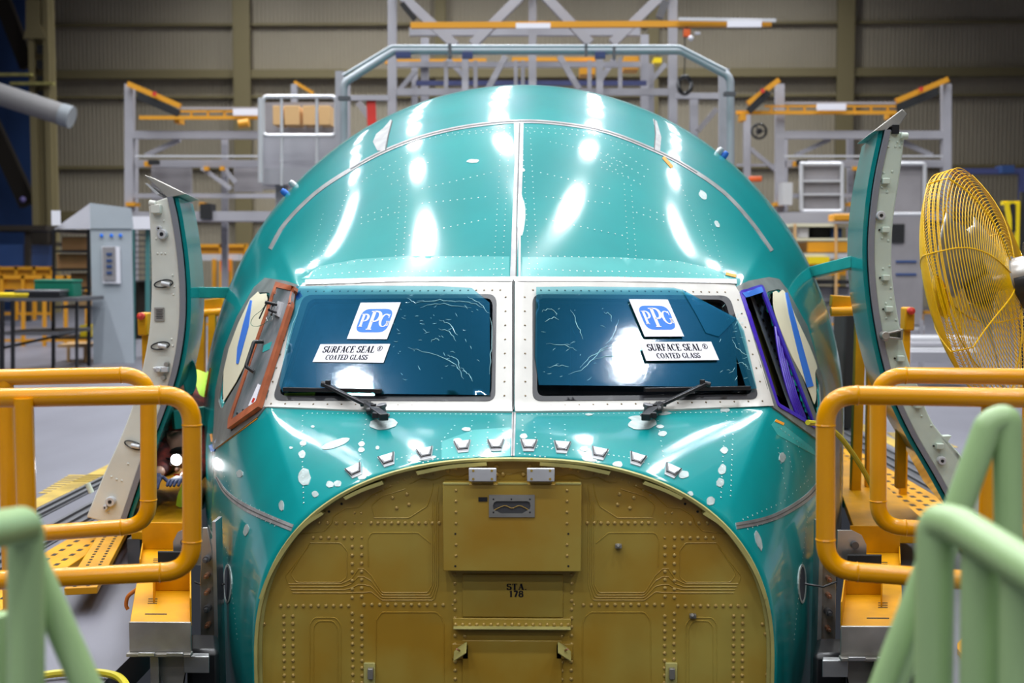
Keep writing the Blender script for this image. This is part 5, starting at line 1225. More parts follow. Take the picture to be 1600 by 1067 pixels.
# ------------------------------------------------------------------ worker bent double behind the left rail
def person():
    H = at(285, 722, 2.35); DZ = .16
    def q(x, y, Y): return at(x, y, Y)
    t = thing('person', 'person in red plaid shirt and yellow-green vest bent over with a lit head torch', 'person', (H.x-.1, 2.75, 0))
    def skinned(name, nodes, edges, m, par, lvl=2):
        me = bpy.data.meshes.new(name); me.from_pydata([tuple(n[0]) for n in nodes], edges, [])
        o = bpy.data.objects.new(name, me); COL.objects.link(o); o.parent = par
        if par.type == 'EMPTY': o.location = -Vector(par.location)
        sk = o.modifiers.new('skin', 'SKIN'); su = o.modifiers.new('sub', 'SUBSURF'); su.levels = lvl; su.render_levels = lvl
        for i, n in enumerate(nodes):
            v = me.skin_vertices[0].data[i]; v.radius = n[1] if isinstance(n[1], tuple) else (n[1], n[1]); v.use_root = (i == 0)
        dg = bpy.context.evaluated_depsgraph_get(); m2 = bpy.data.meshes.new_from_object(o.evaluated_get(dg)); o.modifiers.clear(); o.data = m2
        m2.materials.clear(); m2.materials.append(m); m2.polygons.foreach_set('use_smooth', [True]*len(m2.polygons)); return o
    hip = q(294, 600, 3.4); ch = q(288, 645, 2.8); nk = q(285, 692, 2.5); hd = q(285, 722, 2.34)
    kL = Vector((hip.x-.13, hip.y-.02, .56)); kR = Vector((hip.x+.06, hip.y, .56)); fL = Vector((hip.x-.14, hip.y+.05, .25)); fR = Vector((hip.x+.04, hip.y+.12, .25))
    hL = hip+Vector((-.09, 0, -.06)); hR = hip+Vector((.06, 0, -.06)); sL = nk+Vector((-.16, .06, .02)); sR = nk+Vector((.15, .06, .02))
    eL = q(258, 720, 2.35); wL = q(246, 742, 2.15); eR = q(305, 742, 2.3); wR = q(285, 748, 2.1)
    N = [(hip, (.13, .10)), (ch, (.11, .09)), (nk, (.055, .055)), (hd, (.085, .095)), (hL, .09), (kL, .065), (fL, .05), (fL+Vector((0, -.16, -.04)), (.045, .035)), (hR, .10), (kR, .065), (fR, .05), (fR+Vector((0, -.16, -.04)), (.045, .035)),
         (sL, .05), (eL, .040), (wL, .03), (sR, .05), (eR, .045), (wR, .03)]
    E = [(0, 1), (1, 2), (2, 3), (0, 4), (4, 5), (5, 6), (6, 7), (0, 8), (8, 9), (9, 10), (10, 11), (2, 12), (12, 13), (13, 14), (2, 15), (15, 16), (16, 17)]
    body = skinned('body', N, E, SKINM, t)
    # clothing over the same bones
    k = 1.12
    skinned('plaid_shirt', [(hip+Vector((0, 0, .01)), (.165, .135)), (ch, (.17, .14)), (nk+Vector((0, .02, .03)), (.10, .10)), (sL, .085), (eL, .056), (wL.lerp(eL, .15), .042), (sR, .085), (eR, .056), (wR.lerp(eR, .15), .042)], [(0, 1), (1, 2), (2, 3), (3, 4), (4, 5), (2, 6), (6, 7), (7, 8)], PLAID, t)
    skinned('trousers', [(hip, (.15, .13)), (hL, .11), (kL, .085), (fL+Vector((0, 0, .03)), .07), (hR, .12), (kR, .085), (fR+Vector((0, 0, .03)), .07)], [(0, 1), (1, 2), (2, 3), (0, 4), (4, 5), (5, 6)], JEANS, t)
    skinned('safety_vest', [(hip.lerp(ch, .1)+Vector((0, 0, .035)), (.172, .13)), (hip.lerp(ch, .5)+Vector((.015, .03, .035)), (.165, .12)), (ch.lerp(nk, .4)+Vector((.03, .05, .05)), (.15, .10))], [(0, 1), (1, 2)], HIVIS, t)
    # vest flap hanging down in front of the legs
    f0 = [q(x, y, 2.3) for x, y in ((287, 748), (300, 745), (298, 775), (291, 790), (282, 793), (275, 790), (277, 775))]; MB().prism(f0, (0, .02, 0)).build('vest_flap', HIVIS, t)
    skinned('cap', [(hd+Vector((0, .02, .015)), (.10, .10)), (hd+Vector((0, .05, .05)), (.085, .085))], [(0, 1)], BLACKM, body)
    # face
    mb = MB(); mb.dome(hd+Vector((.0, -.09, -.02)), (0, -1, -.2), .014, .025, 8); mb.build('nose', SKINM, body)
    for sx in (-1, 1):
        mb = MB(); mb.dome(hd+Vector((.032*sx, -.082, .005)), (0, -1, 0), .012, .008, 10); mb.build('eye', SHEETW, body); mb = MB(); mb.dome(hd+Vector((.032*sx, -.089, .005)), (0, -1, 0), .005, .004, 8); mb.build('pupil', BLACK, body)
        mb = MB(); mb.box(hd+Vector((.088*sx, 0, 0)), (.015, .03, .05)); mb.build('ear', SKINM, body, .006)
    mb = MB(); mb.box(hd+Vector((0, -.085, -.052)), (.045, .01, .008)); mb.build('mouth', REDM, body, .003)
    # gloved hands, five fingers each
    for w, e, sx in ((wL, eL, -1), (wR, eR, 1)):
        d = (w-e).normalized(); a, b, _ = frame_of(d); P = w+d*.05
        nodes = [(w, (.03, .026)), (P, (.040, .018)), (P+d*.035, (.038, .016))]; ed = [(0, 1), (1, 2)]
        for i in range(4):
            o_ = P+d*.05+a*(.027-.018*i); l_ = (.062, .072, .068, .052)[i]; k0 = len(nodes)
            nodes += [(o_, .0095), (o_+d*l_*.5-b*.006, .009), (o_+d*l_*.85-b*.024, .008)]; ed += [(2, k0), (k0, k0+1), (k0+1, k0+2)]
        k0 = len(nodes); nodes += [(w+d*.03+a*.035*sx, .011), (w+d*.065+a*.062*sx-b*.01, .0095)]; ed += [(1, k0), (k0, k0+1)]
        skinned('glove', nodes, ed, GLOVE, t, 1)
    L = hd+Vector((-.0, -.105, .03)); mb = MB(); mb.lathe(L+Vector((0, .02, 0)), (0, -1, 0), [(0, -.01), (.03, 0), (.034, .02), (.03, .021)], 20); hl = mb.build('head_torch', BLACK, t)
    mb = MB(); mb.lathe(L+Vector((0, -.0015, 0)), (0, -1, 0), [(0, .002), (.029, .001), (.029, 0)], 20); mb.build('torch_lens', HEADE, hl)
    mb = MB(); mb.tube([hd+Vector((.1*cos(u), .02-.11*sin(u), .03)) for u in [2*pi*i/24 for i in range(24)]], .006, 6, closed=True); mb.build('torch_strap', BLACK, hl)
    for f in ((fL), (fR)):
        mb = MB(); c = f+Vector((0, -.08, -.045)); mb.box(c, (.1, .27, .09)); mb.build('shoe', BLACKM, t, .03)
    sp_ = bpy.data.lights.new('torch_light', 'SPOT'); sp_.energy = 5; sp_.spot_size = radians(100); sp_.shadow_soft_size = .03; so_ = bpy.data.objects.new('torch_light', sp_); COL.objects.link(so_); so_.parent = hl
    so_.location = L+Vector((0, -.03, 0)); so_.rotation_euler = (Vector((.75, -.65, .1))).to_track_quat('-Z', 'Y').to_euler()
person()
# ------------------------------------------------------------------ background: work docks, gantry, shelving
def dock(name, label, cat, items, group=None):
    """items: (part name, material, kind, args...) ; first item fixes where the thing stands"""
    k = items[0]; p = at(*k[3]) if k[2] == 'b' else at(*k[3][0]) if k[2] == 't' else at(k[3], k[6], k[7]); t = thing(name, label, cat, (p.x, p.y, 0), group)
    for it in items:
        mb = MB()
        if it[2] == 'b': beam_px(mb, it[3], it[4], it[5], it[6] if len(it) > 6 else None)
        elif it[2] == 'x': box_px(mb, *it[3:9])
        elif it[2] == 't': mb.tube(rounded([at(*q) for q in it[3]], it[5], 6) if len(it[3]) > 2 else [at(*q) for q in it[3]], it[4], 10)
        mb.build(it[0], it[1], t)
    return t
def zpx(Y): return 410.7+FPX*EYE/(Y+4)       # where the floor shows at that distance (middle of frame)
gY = 16
def dockframe(x0, x1, m, sgn):
    L = []
    f = zpx(gY)
    L += [('post', GANTRY, 'b', (x0, 132, gY), (x0, f, gY), 13), ('post', GANTRY, 'b', (x1, 132, gY), (x1, f, gY), 13), ('post', GANTRY, 'b', (x0+8, 205, gY+1.5), (x0+8, f-6, gY+1.5), 8), ('post', GANTRY, 'b', ((x0+x1)/2-20, 210, gY+.3), ((x0+x1)/2-20, f, gY+.3), 9)]
    L += [('top_rail', GANTRY, 'b', (x0, 211, gY), (x1, 211, gY), 12), ('mid_beam', GANTRY, 'b', (x0+10, 256, gY), (x1, 256, gY), 11), ('mid_beam', GANTRY, 'b', (x0, 306, gY), (x1, 306, gY), 7), ('mid_beam', GANTRY, 'b', (x0, 338, gY), (x1, 338, gY), 14),
          ('diagonal', GANTRY, 'b', (x0+25, 243, gY+.1), (x0+78, 218, gY+.1), 7), ('diagonal', GANTRY, 'b', (x1-22, 243, gY+.1), (x1-80, 216, gY+.1), 7), ('diagonal', GANTRY, 'b', (x0+112, 262, gY-.1), (x0+158, 295, gY-.1), 6), ('diagonal', GANTRY, 'b', (x0+146, 262, gY-.1), (x0+165, 285, gY-.1), 6),
          ('hand_rail', ALU, 'b', (x0+8, 244, gY-.2), (x1-5, 244, gY-.2), 3)]
    L += [('corner_joint', ORANGE, 'x', x0+22, 252, x0+30, 260, gY-.2, .1), ('corner_joint', ORANGE, 'x', x0+115, 260, x0+122, 266, gY-.2, .1), ('corner_joint', ORANGE, 'x', x0+140, 260, x0+147, 266, gY-.2, .1), ('yellow_collar', ORANGE, 'x', x0-7, 316, x0+7, 322, gY-.15, .3), ('yellow_collar', ORANGE, 'x', x0+108, 316, x0+116, 322, gY-.15, .2)]
    L += [('black_clamp', BLACKM, 'x', x0+28, 250, x0+44, 257, gY-.3, .1)]
    return L
dock('work_dock', 'grey steel work dock frame behind the left door, with cross beams and diagonals', 'scaffold', dockframe(203, 540, None, 1) + [('mesh_panel', MESHP, 'x', 236, 262, 300, 336, gY+.6, .05), ('mesh_panel', MESHP, 'x', 365, 262, 410, 300, gY+.6, .05), ('platform_edge', GANTRY, 'x', 300, 330, 470, 345, gY-.6, .6), ('dark_cowl', BLACKM, 'x', 312, 318, 330, 342, gY-.7, .3)])
dock('work_dock', 'grey steel work dock frame behind the right door, with white framed panels', 'scaffold', dockframe(1218, 1478, None, 1) + [('panel_frame', ALU, 't', [(1252, 256, gY-.4), (1252, 330, gY-.4), (1316, 330, gY-.4), (1316, 256, gY-.4), (1250, 256, gY-.4)], .035, .05), ('panel_sheet', MESHP, 'x', 1253, 257, 1315, 329, gY-.35, .03), ('panel_bar', ALU, 'x', 1253, 281, 1315, 284, gY-.42, .05), ('panel_bar', ALU, 'x', 1253, 302, 1315, 305, gY-.42, .05),
      ('panel_frame', ALU, 't', [(1385, 256, gY-.4), (1385, 335, gY-.4), (1445, 335, gY-.4), (1445, 256, gY-.4), (1385, 256, gY-.4)], .035, .05), ('panel_sheet', MESHP, 'x', 1386, 257, 1444, 334, gY-.35, .03), ('platform_edge', GANTRY, 'x', 1222, 332, 1360, 350, gY-.6, .6), ('white_box', ALU, 'x', 1222, 285, 1238, 320, gY-.5, .3)])
t = dock('work_dock', 'grey steel post with a diagonal brace just left of the right work dock', 'scaffold', [('post', GANTRY, 'b', (1167, 180, 17), (1167, zpx(17), 17), 10), ('diagonal', GANTRY, 'b', (1172, 232, 17), (1212, 266, 17), 6), ('top_rail', GANTRY, 'b', (1150, 258, 17), (1215, 258, 17), 4)])
p = at(1186, 205, 16.6); mb = MB(); mb.tube([p+Vector((.12*cos(u), 0, .12*sin(u))) for u in [2*pi*i/20 for i in range(20)]], .02, 6, closed=True); fo = thing('wall_fan', 'small round black fan hanging on a dock post at upper right', 'fan', p); mb.build('fan_ring', BLACK, fo); mb = MB(); mb.lathe(p, (0, -1, 0), [(0, .05), (.05, .04), (.05, -.05)], 12); mb.build('fan_motor', BLACK, fo)
for k in range(3):
    mb = MB(); a = 2*pi*k/3; mb.beam(p, p+Vector((.11*cos(a), 0, .11*sin(a))), .06, .012); mb.build('fan_blade', BLACK, fo)
# yellow hoist tracks over the docks
def hoist(label, x0, x1, y, Yh, lx0, lx1, sign=1):
    L = [('lower_chord', ORANGE, 'b', (x0, y+12, Yh), (x1, y+12, Yh), 5.5), ('upper_chord', ORANGE, 'b', (x0+45, y+2, Yh), (x1, y+2, Yh), 3), ('top_rail', GANTRY, 'b', (x0+60, y-3, Yh+.2), (x1, y-3, Yh+.2), 3)]
    for x in range(int(x0)+55, int(x1), 26): L.append(('strut', ORANGE, 'b', (x, y+2, Yh), (x, y+12, Yh), 3))
    L.append(('name_board', SHEETW, 'x', lx0, y-2, lx1, y+8, Yh-.15, .05)); return dock('hoist_track', label, 'hoist', L)
hoist('orange hoist track over the left work dock', 218, 412, 172, 15.8, 364, 405); hoist('orange hoist track over the right work dock', 1150, 1400, 164, 15.8, 1277, 1322)
def jib(label, a, b, Yh, dk):
    dx = 8 if b[0] > a[0] else -8
    dock('jib_arm', label, 'hoist', [('yellow_arm', ORANGE, 'b', (a[0], a[1], Yh), (b[0], b[1], Yh), 8), ('dark_truss', BLACKM, 'b', (a[0]+dx*2, a[1]+19, Yh-.05), (b[0]-dx*.2, b[1]+12, Yh-.05), 11, 6), ('trolley', ORANGE, 'x', b[0]-10, b[1]+14, b[0]-2, b[1]+26, Yh, .3), ('red_tag', REDM, 'x', (a[0]+b[0])/2-3, (a[1]+b[1])/2-5, (a[0]+b[0])/2+2, (a[1]+b[1])/2+1, Yh-.15, .05)])
jib('yellow jib arm slanting down from the post of the left dock', (200, 131), (282, 166), 15.85, 0); jib('yellow jib arm slanting down from the far post of the right dock', (1481, 124), (1400, 158), 15.85, 0); jib('yellow jib arm just right of the central gantry', (1217, 125), (1168, 162), 15.6, 0)
dock('jib_arm', 'small yellow jib tip above the white basket', 'hoist', [('post', GANTRY, 'b', (460, 132, 15), (460, zpx(15), 15), 9), ('yellow_arm', ORANGE, 'b', (460, 128, 15), (490, 146, 15), 5)])
p = at(382, 194, 15.3); mb = MB(); mb.cyl(p+Vector((-.09, 0, 0)), p+Vector((.07, 0, .02)), .065, 14); setp(mb.build('hoist_motor', ORANGE), 'small orange hoist motor under the left hoist track', 'hoist motor')
# central gantry
gz = zpx(13)
dock('gantry_tower', 'tall grey steel gantry tower with X bracing behind the aircraft crown', 'gantry', [('post', GANTRY, 'b', (613, -30, 13), (613, gz, 13), 13), ('post', GANTRY, 'b', (1051, -30, 13), (1051, gz, 13), 13), ('post', GANTRY, 'b', (832, -30, 13), (832, 240, 13), 12), ('post', GANTRY, 'b', (664, 60, 14), (664, 240, 14), 12), ('post', GANTRY, 'b', (1007, 55, 14), (1007, 240, 14), 12),
  ('cross_beam', GANTRY, 'b', (640, 50, 13.6), (1000, 50, 13.6), 12), ('cross_beam', GANTRY, 'b', (606, 144, 13), (1052, 144, 13), 10), ('cross_beam', GANTRY, 'b', (545, 153, 12.6), (608, 153, 12.6), 8), ('cross_beam', GANTRY, 'b', (1056, 150, 12.6), (1135, 150, 12.6), 9), ('cross_beam', GANTRY, 'b', (606, 101, 13.9), (1000, 101, 13.9), 8), ('cross_beam', NAVY, 'b', (650, 130, 13.5), (1010, 130, 13.5), 7),
  ('diagonal', GANTRY, 'b', (622, -12, 12.9), (712, 72, 12.9), 14), ('diagonal', GANTRY, 'b', (826, -18, 12.9), (738, 70, 12.9), 14), ('diagonal', GANTRY, 'b', (840, -18, 12.9), (922, 68, 12.9), 14), ('diagonal', GANTRY, 'b', (1045, -18, 12.9), (956, 68, 12.9), 14),
  ('diagonal', GANTRY, 'b', (874, 88, 12.9), (905, 140, 12.9), 9), ('diagonal', GANTRY, 'b', (790, 88, 12.9), (762, 140, 12.9), 9), ('diagonal', GANTRY, 'b', (700, 92, 14.2), (725, 120, 14.2), 7), ('diagonal', GANTRY, 'b', (960, 92, 14.2), (935, 130, 14.2), 8), ('diagonal', GANTRY, 'b', (1040, 100, 14.2), (1010, 135, 14.2), 7), ('diagonal', GANTRY, 'b', (650, 110, 14.2), (625, 140, 14.2), 7),
  ('stud', GANTRY, 'b', (727, 88, 12.8), (727, 240, 12.8), 10), ('stud', GANTRY, 'b', (937, 88, 12.8), (937, 240, 12.8), 10), ('stud', GANTRY, 'b', (697, 95, 13.2), (697, 140, 13.2), 6), ('stud', GANTRY, 'b', (743, 95, 13.2), (743, 140, 13.2), 6), ('stud', GANTRY, 'b', (806, 95, 13.2), (806, 140, 13.2), 6), ('stud', GANTRY, 'b', (817, 95, 13.2), (817, 140, 13.2), 6), ('stud', GANTRY, 'b', (921, 95, 13.2), (921, 140, 13.2), 6), ('stud', GANTRY, 'b', (969, 90, 13.2), (969, 140, 13.2), 6),
  ('stud', GANTRY, 'b', (648, 100, 14.4), (648, 240, 14.4), 9), ('stud', GANTRY, 'b', (1017, 100, 14.4), (1017, 240, 14.4), 9), ('stud', GANTRY, 'b', (1084, 150, 13.5), (1084, 260, 13.5), 12), ('brace_plate', MESHP, 'b', (560, 160, 13.2), (590, 200, 13.2), 10), ('brace_plate', MESHP, 'b', (1090, 205, 13.2), (1120, 170, 13.2), 8), ('dark_hook', BLACKM, 'b', (648, 30, 12.5), (628, 5, 12.5), 8), ('dark_hook', STEELD, 'b', (1030, 28, 12.5), (1040, 2, 12.5), 12)])
dock('crane_beam', 'long orange-yellow crane beam crossing the gantry tower near the top', 'crane beam', [('beam', ORANGE, 'b', (642, 40, 12.3), (1205, 37, 12.3), 9), ('top_rail', ALU, 'b', (1060, 30, 12.2), (1212, 32, 12.2), 5), ('name_board', SHEETW, 'x', 1137, 33, 1190, 42, 12.1, .05), ('name_board', SHEETW, 'x', 806, 36, 860, 44, 12.1, .05)])
dock('crane_beam', 'short orange-yellow crane beam below the gantry top rail', 'crane beam', [('beam', ORANGE, 'b', (602, 97, 14.6), (760, 95, 14.6), 7), ('beam', ORANGE, 'b', (800, 93, 14.6), (930, 93, 14.6), 6), ('hoist_body', ORANGE, 'x', 975, 88, 998, 108, 14.3, .4), ('hoist_body', ORANGE, 'x', 906, 104, 930, 116, 14.3, .4), ('hoist_body', YELB, 'x', 1022, 90, 1034, 98, 14.3, .3)])
dock('portal_frame', 'pale galvanised pipe portal frame arching over behind the aircraft crown', 'portal frame', [('frame_pipe', GALV, 't', [(537, zpx(9), 9), (537, 130, 9), (616, 79, 9), (1064, 79, 9), (1141, 120, 9), (1142, zpx(9), 9)], .044, .12), ('upper_pipe', GALV, 't', [(536, 118, 8.8), (612, 72.5, 8.8), (1062, 72.5, 8.8), (1135, 110, 8.8)], .018, .1), ('back_leg', GANTRY, 'b', (532, 112, 9.6), (532, 260, 9.6), 14), ('back_leg', GANTRY, 'b', (1131, 108, 9.6), (1131, 300, 9.6), 15),
  ('joint_clamp', STEELD, 'x', 700, 68, 705, 90, 8.75, .1), ('joint_clamp', STEELD, 'x', 914, 68, 918, 86, 8.75, .1), ('joint_clamp', STEELD, 'x', 958, 72, 962, 92, 8.75, .1), ('joint_clamp', STEELD, 'x', 528, 150, 546, 156, 8.75, .1), ('joint_clamp', STEELD, 'x', 1132, 143, 1150, 149, 8.75, .1), ('blue_plate', NAVY, 'x', 722, 82, 738, 90, 8.9, .1), ('blue_plate', NAVY, 'x', 618, 82, 641, 89, 8.9, .1), ('blue_plate', NAVY, 'x', 930, 82, 946, 90, 8.9, .1)])
p = at(1070, 133, 12.3); mb = MB(); mb.tube([p+Vector((.085*cos(u), .02*sin(3*u), .11*sin(u))) for u in [2*pi*i/24 for i in range(24)]], .028, 8, closed=True); setp(mb.build('cable_coil', BLACK), 'coiled black cable hanging right of the gantry tower', 'cable coil')
mb = MB(); mb.tube([at(x, y, 12.3) for x, y in ((1070, 52), (1070, 90), (1069, 124))], .008, 6); setp(mb.build('hanging_cable', BLACK), 'thin black cable hanging from the red reel to the coil', 'cable')
p = at(1073, 52, 12.3); t = thing('cable_reel', 'red and white reel hanging from the crane beam', 'reel', p); mb = MB(); mb.box(p, (.09, .08, .10)); mb.build('reel_body', ORM, t, .01); mb = MB(); mb.cyl(p, p+Vector((0, 0, .10)), .012, 8); mb.build('hook', STEELD, t); mb = MB(); mb.dome(p+Vector((.05, -.03, -.07)), (0, -1, 0), .04, .04, 10); mb.build('reel_drum', SHEETW, t); mb = MB(); mb.box(p+Vector((.14, 0, .0)), (.08, .03, .04)); mb.build('reel_light', SHEETW, t, .01)
p = at(580, 178, 12.62); mb = MB(); mb.beam(p+Vector((0, 0, .19)), p+Vector((.01, 0, -.16)), .12, .05); setp(mb.build('red_bag', REDM), 'dark red bag hanging on the gantry left of the aircraft crown', 'bag')
p = at(1180, 280, 16.95); mb = MB(); mb.box(p, (.22, .1, .09)); setp(mb.build('orange_lamp', ORM, None, .02), 'small orange fitting beside the right flank near the dock post', 'fitting')
# white basket lift at upper left
t = dock('lift_basket', 'white aluminium railed lift basket with cardboard boxes at upper left', 'lift basket', [('back_panel', MESHP, 'x', 408, 160, 524, 296, 10.9, .05), ('frame', ALU, 't', [(470, 151, 10), (411, 151, 10), (411, 212, 10), (525, 212, 10), (525, 151, 10), (470, 151, 10)], .025, .06), ('bar', ALU, 't', [(440, 151, 10), (440, 290, 10)], .018, .01), ('bar', ALU, 't', [(495, 151, 10), (495, 270, 10)], .018, .01), ('basket_body', GANTRY, 'x', 408, 213, 526, 275, 10.3, .05), ('base_beam', GANTRY, 'x', 408, 262, 500, 288, 10, .5), ('corner_post', ALU, 't', [(407, 153, 9.9), (407, 285, 9.9)], .03, .01)])
mb = MB(); c = at(440, 290, 10.2); mb.beam(Vector((c.x, c.y, 0)), c, .12); mb.build('mast', GANTRY, t)
for i, (x0, x1) in enumerate(((426, 441), (444, 468), (473, 493), (498, 516))):
    mb = MB(); box_px(mb, x0, 165, x1, 195, 10.5, .3); setp(mb.build('cardboard_box', CARDL, None, .005), ('first', 'second', 'third', 'last')[i]+' light cardboard box from the left in the white lift basket', 'box', 'boxes in the lift basket')
p = at(478, 288, 10.4)
# grey cabinet with cloth side, shelves of boxes
cY = 12.9
t = dock('storage_rack', 'black rack of brown boxes with a tall pale grey side cloth and sloping white roof', 'rack', [('side_cloth', CABG, 'x', 141, 356, 209, 568, cY-.4, .03), ('post', BLACK, 'b', (84, 358, cY), (84, zpx(cY), cY), 4), ('post', BLACK, 'b', (139, 350, cY), (139, zpx(cY), cY), 5), ('post', BLACK, 'b', (84, 392, cY+1), (84, 560, cY+1), 3), ('post', BLACK, 'b', (205, 390, cY+1), (205, zpx(cY+1)-5, cY+1), 4),
  ('shelf', BLACK, 'x', 84, 391, 141, 394, cY, .9), ('shelf', BLACK, 'x', 84, 420, 141, 423, cY, .9), ('shelf', BLACK, 'x', 84, 449, 141, 452, cY, .9), ('shelf', BLACK, 'x', 84, 478, 141, 482, cY, .9), ('shelf', BLACK, 'x', 84, 527, 141, 530, cY, .9), ('shelf', BLACK, 'x', 84, 360, 141, 363, cY, .9)])
mb = MB(); mb.prism([at(x, y, cY-.1) for x, y in ((84, 358), (140, 318), (140, 358))], (0, .03, 0)); mb.build('roof_side', CABW, t)
mb = MB(); mb.add([at(140, 317, cY-.42), at(205, 325, cY-.42), at(209, 357, cY-.42), at(141, 357, cY-.42), at(140, 317, cY-.38), at(205, 325, cY-.38), at(209, 357, cY-.38), at(141, 357, cY-.38)], [(0, 1, 2, 3), (7, 6, 5, 4), (0, 1, 5, 4), (1, 2, 6, 5), (2, 3, 7, 6), (3, 0, 4, 7)]); mb.build('roof_cloth', CABG, t)
mb = MB(); box_px(mb, 80, 329, 94, 352, cY-.2, .02); mb.build('white_card', SHEETW, t)
mb = MB(); box_px(mb, 159, 385, 188, 443, cY-.44, .02); nb = mb.build('notice_pocket', SHEETW, t, label='clear document pocket with a grey notice')
mb = MB(); box_px(mb, 160, 386, 181, 438, cY-.46, .01); mb.build('notice_sheet', MESHP, nb)
mb = MB()
for y in (397, 407, 416, 426): box_px(mb, 166, y-2, 175, y+2, cY-.475, .005)
mb.build('notice_print', BLUEW, nb)['kind'] = 'stuff'
for x in (158.5, 174, 188):
    mb = MB(); mb.dome(at(x, 368, cY-.42), (0, -1, 0), .026, .012, 10); mb.build('blue_dot', BLUEINK, t)
for i, (x0, y0, x1, y1, m_, lb) in enumerate(((96, 370, 138, 391, CARD, 'brown cardboard box on the top shelf of the black rack'), (88, 397, 138, 420, CARD, 'wide brown cardboard box on the second shelf of the black rack'), (110, 427, 138, 449, CARD, 'brown cardboard box on the third shelf of the black rack'), (122, 456, 139, 478, CARDL, 'light brown box on the fourth shelf of the black rack'), (124, 508, 139, 527, YELB, 'yellow bin low down on the black rack'))):
    mb = MB(); box_px(mb, x0, y0, x1, y1, cY+.15, .6); setp(mb.build('storage_box', m_, None, .01), lb, 'box')
t = dock('wire_rack', 'teal-posted wire rack with a white cover right of the pale grey cloth', 'rack', [('post', TEALFR, 'b', (231, 355, 14), (231, zpx(14), 14), 6), ('post', TEALFR, 'b', (209, 355, 14), (209, zpx(14), 14), 4), ('cover', SHEETW, 'x', 204, 338, 236, 358, 13.8, 1)]+[('wire_shelf', STEELD, 'x', 208, y, 232, y+1.5, 14, .8) for y in range(366, 440, 9)]+[('dark_goods', DKBROWN, 'x', 209, 440, 231, 530, 14.2, .5)])
# bench with cases at the left edge
bY = 11.5
t = dock('work_bench', 'black steel work bench with a glass-less lower shelf at the left edge', 'bench', [('bench_top', STEELD, 'x', -40, 465, 121, 471, bY, .95), ('leg', BLACK, 'b', (3, 470, bY), (3, zpx(bY), bY), 6), ('leg', BLACK, 'b', (20, 470, bY), (20, zpx(bY), bY), 5), ('leg', BLACK, 'b', (83, 470, bY+.6), (83, zpx(bY+.6), bY+.6), 4), ('leg', BLACK, 'b', (120, 468, bY+.2), (120, zpx(bY+.2), bY+.2), 4), ('lower_shelf', STEELD, 'x', 0, 519, 90, 524, bY, 1.2), ('lower_brace', BLACK, 'b', (3, 544, bY), (120, 518, bY+.8), 4)])
for (x0, y0, x1, y1, m_, nm, lb) in ((53, 437, 115, 464, GREENB, 'green_crate', 'dark green lidded crate standing on the black work bench'), (22, 453, 93, 464, BLACK, 'black_case', 'flat black case lying on the black work bench'), (-30, 458, 44, 465, YELB, 'yellow_case', 'flat bright yellow case at the left end of the work bench')):
    t = thing(nm, lb, 'crate' if 'crate' in nm else 'case', at((x0+x1)/2, y1, bY+.4)); mb = MB(); dY = .35 if nm == 'green_crate' else .02; box_px(mb, x0, y0+3, x1, y1, bY+dY, .3); mb.build('body', m_, t, .01); mb = MB(); box_px(mb, x0-.6, y0, x1+.6, y0+4, bY+dY-.01, .32); mb.build('lid', m_ if nm != 'black_case' else STEELD, t, .01)
# orange barriers along the far aisle
def barrier(lab, x0, x1, y0, y1, Y, solid=True):
    L = [('top_bar', ORANGE, 'b', (x0, y0+3, Y), (x1, y0+3, Y), 5)]
    if solid: L.append(('panel', ORANGE, 'x', x0, y0+3, x1, y0+22, Y+.05, .03))
    n = max(2, int((x1-x0)/28))
    for i in range(n+1): x = x0+(x1-x0)*i/n; L.append(('post', ORANGE, 'b', (x, y0, Y), (x, y1, Y), 5))
    L.append(('foot_bar', ORANGE, 'b', (x0, y1-10, Y), (x1, y1-10, Y), 4)); dock('safety_barrier', lab, 'barrier', L)
barrier('orange safety barrier at the left edge, the farther one', -30, 82, 416, 500, 24); barrier('orange safety barrier behind the black work bench', -30, 136, 430, zpx(17), 17); barrier('orange barrier panel between the left door and the aircraft', 306, 385, 381, zpx(22), 22)
barrier('low orange barrier behind the shelving trolley on the right', 1236, 1345, 408, zpx(22), 22); barrier('orange barrier behind the tall grey panel on the right', 1380, 1500, 485, zpx(17), 17, False)
dock('silver_beam', 'long silver beam lying on trestles beyond the left door', 'beam', [('beam', ALU, 'x', 302, 397, 372, 407, 19, .4), ('trestle', ORANGE, 'b', (335, 405, 19), (335, zpx(19), 19), 6), ('trestle', ORANGE, 'b', (360, 405, 19), (360, zpx(19), 19), 6), ('beam_clamp', ORM, 'x', 344, 407, 354, 424, 18.7, .3)])
dock('trestle_table', 'orange trestle table low on the floor beyond the black rack', 'table', [('table_top', CARDL, 'x', 90, 538, 140, 543, 13.6, .6), ('leg', CARDL, 'b', (107, 543, 13.6), (107, zpx(13.6), 13.6), 4), ('leg', CARDL, 'b', (133, 543, 13.6), (133, zpx(13.6), 13.6), 4)])
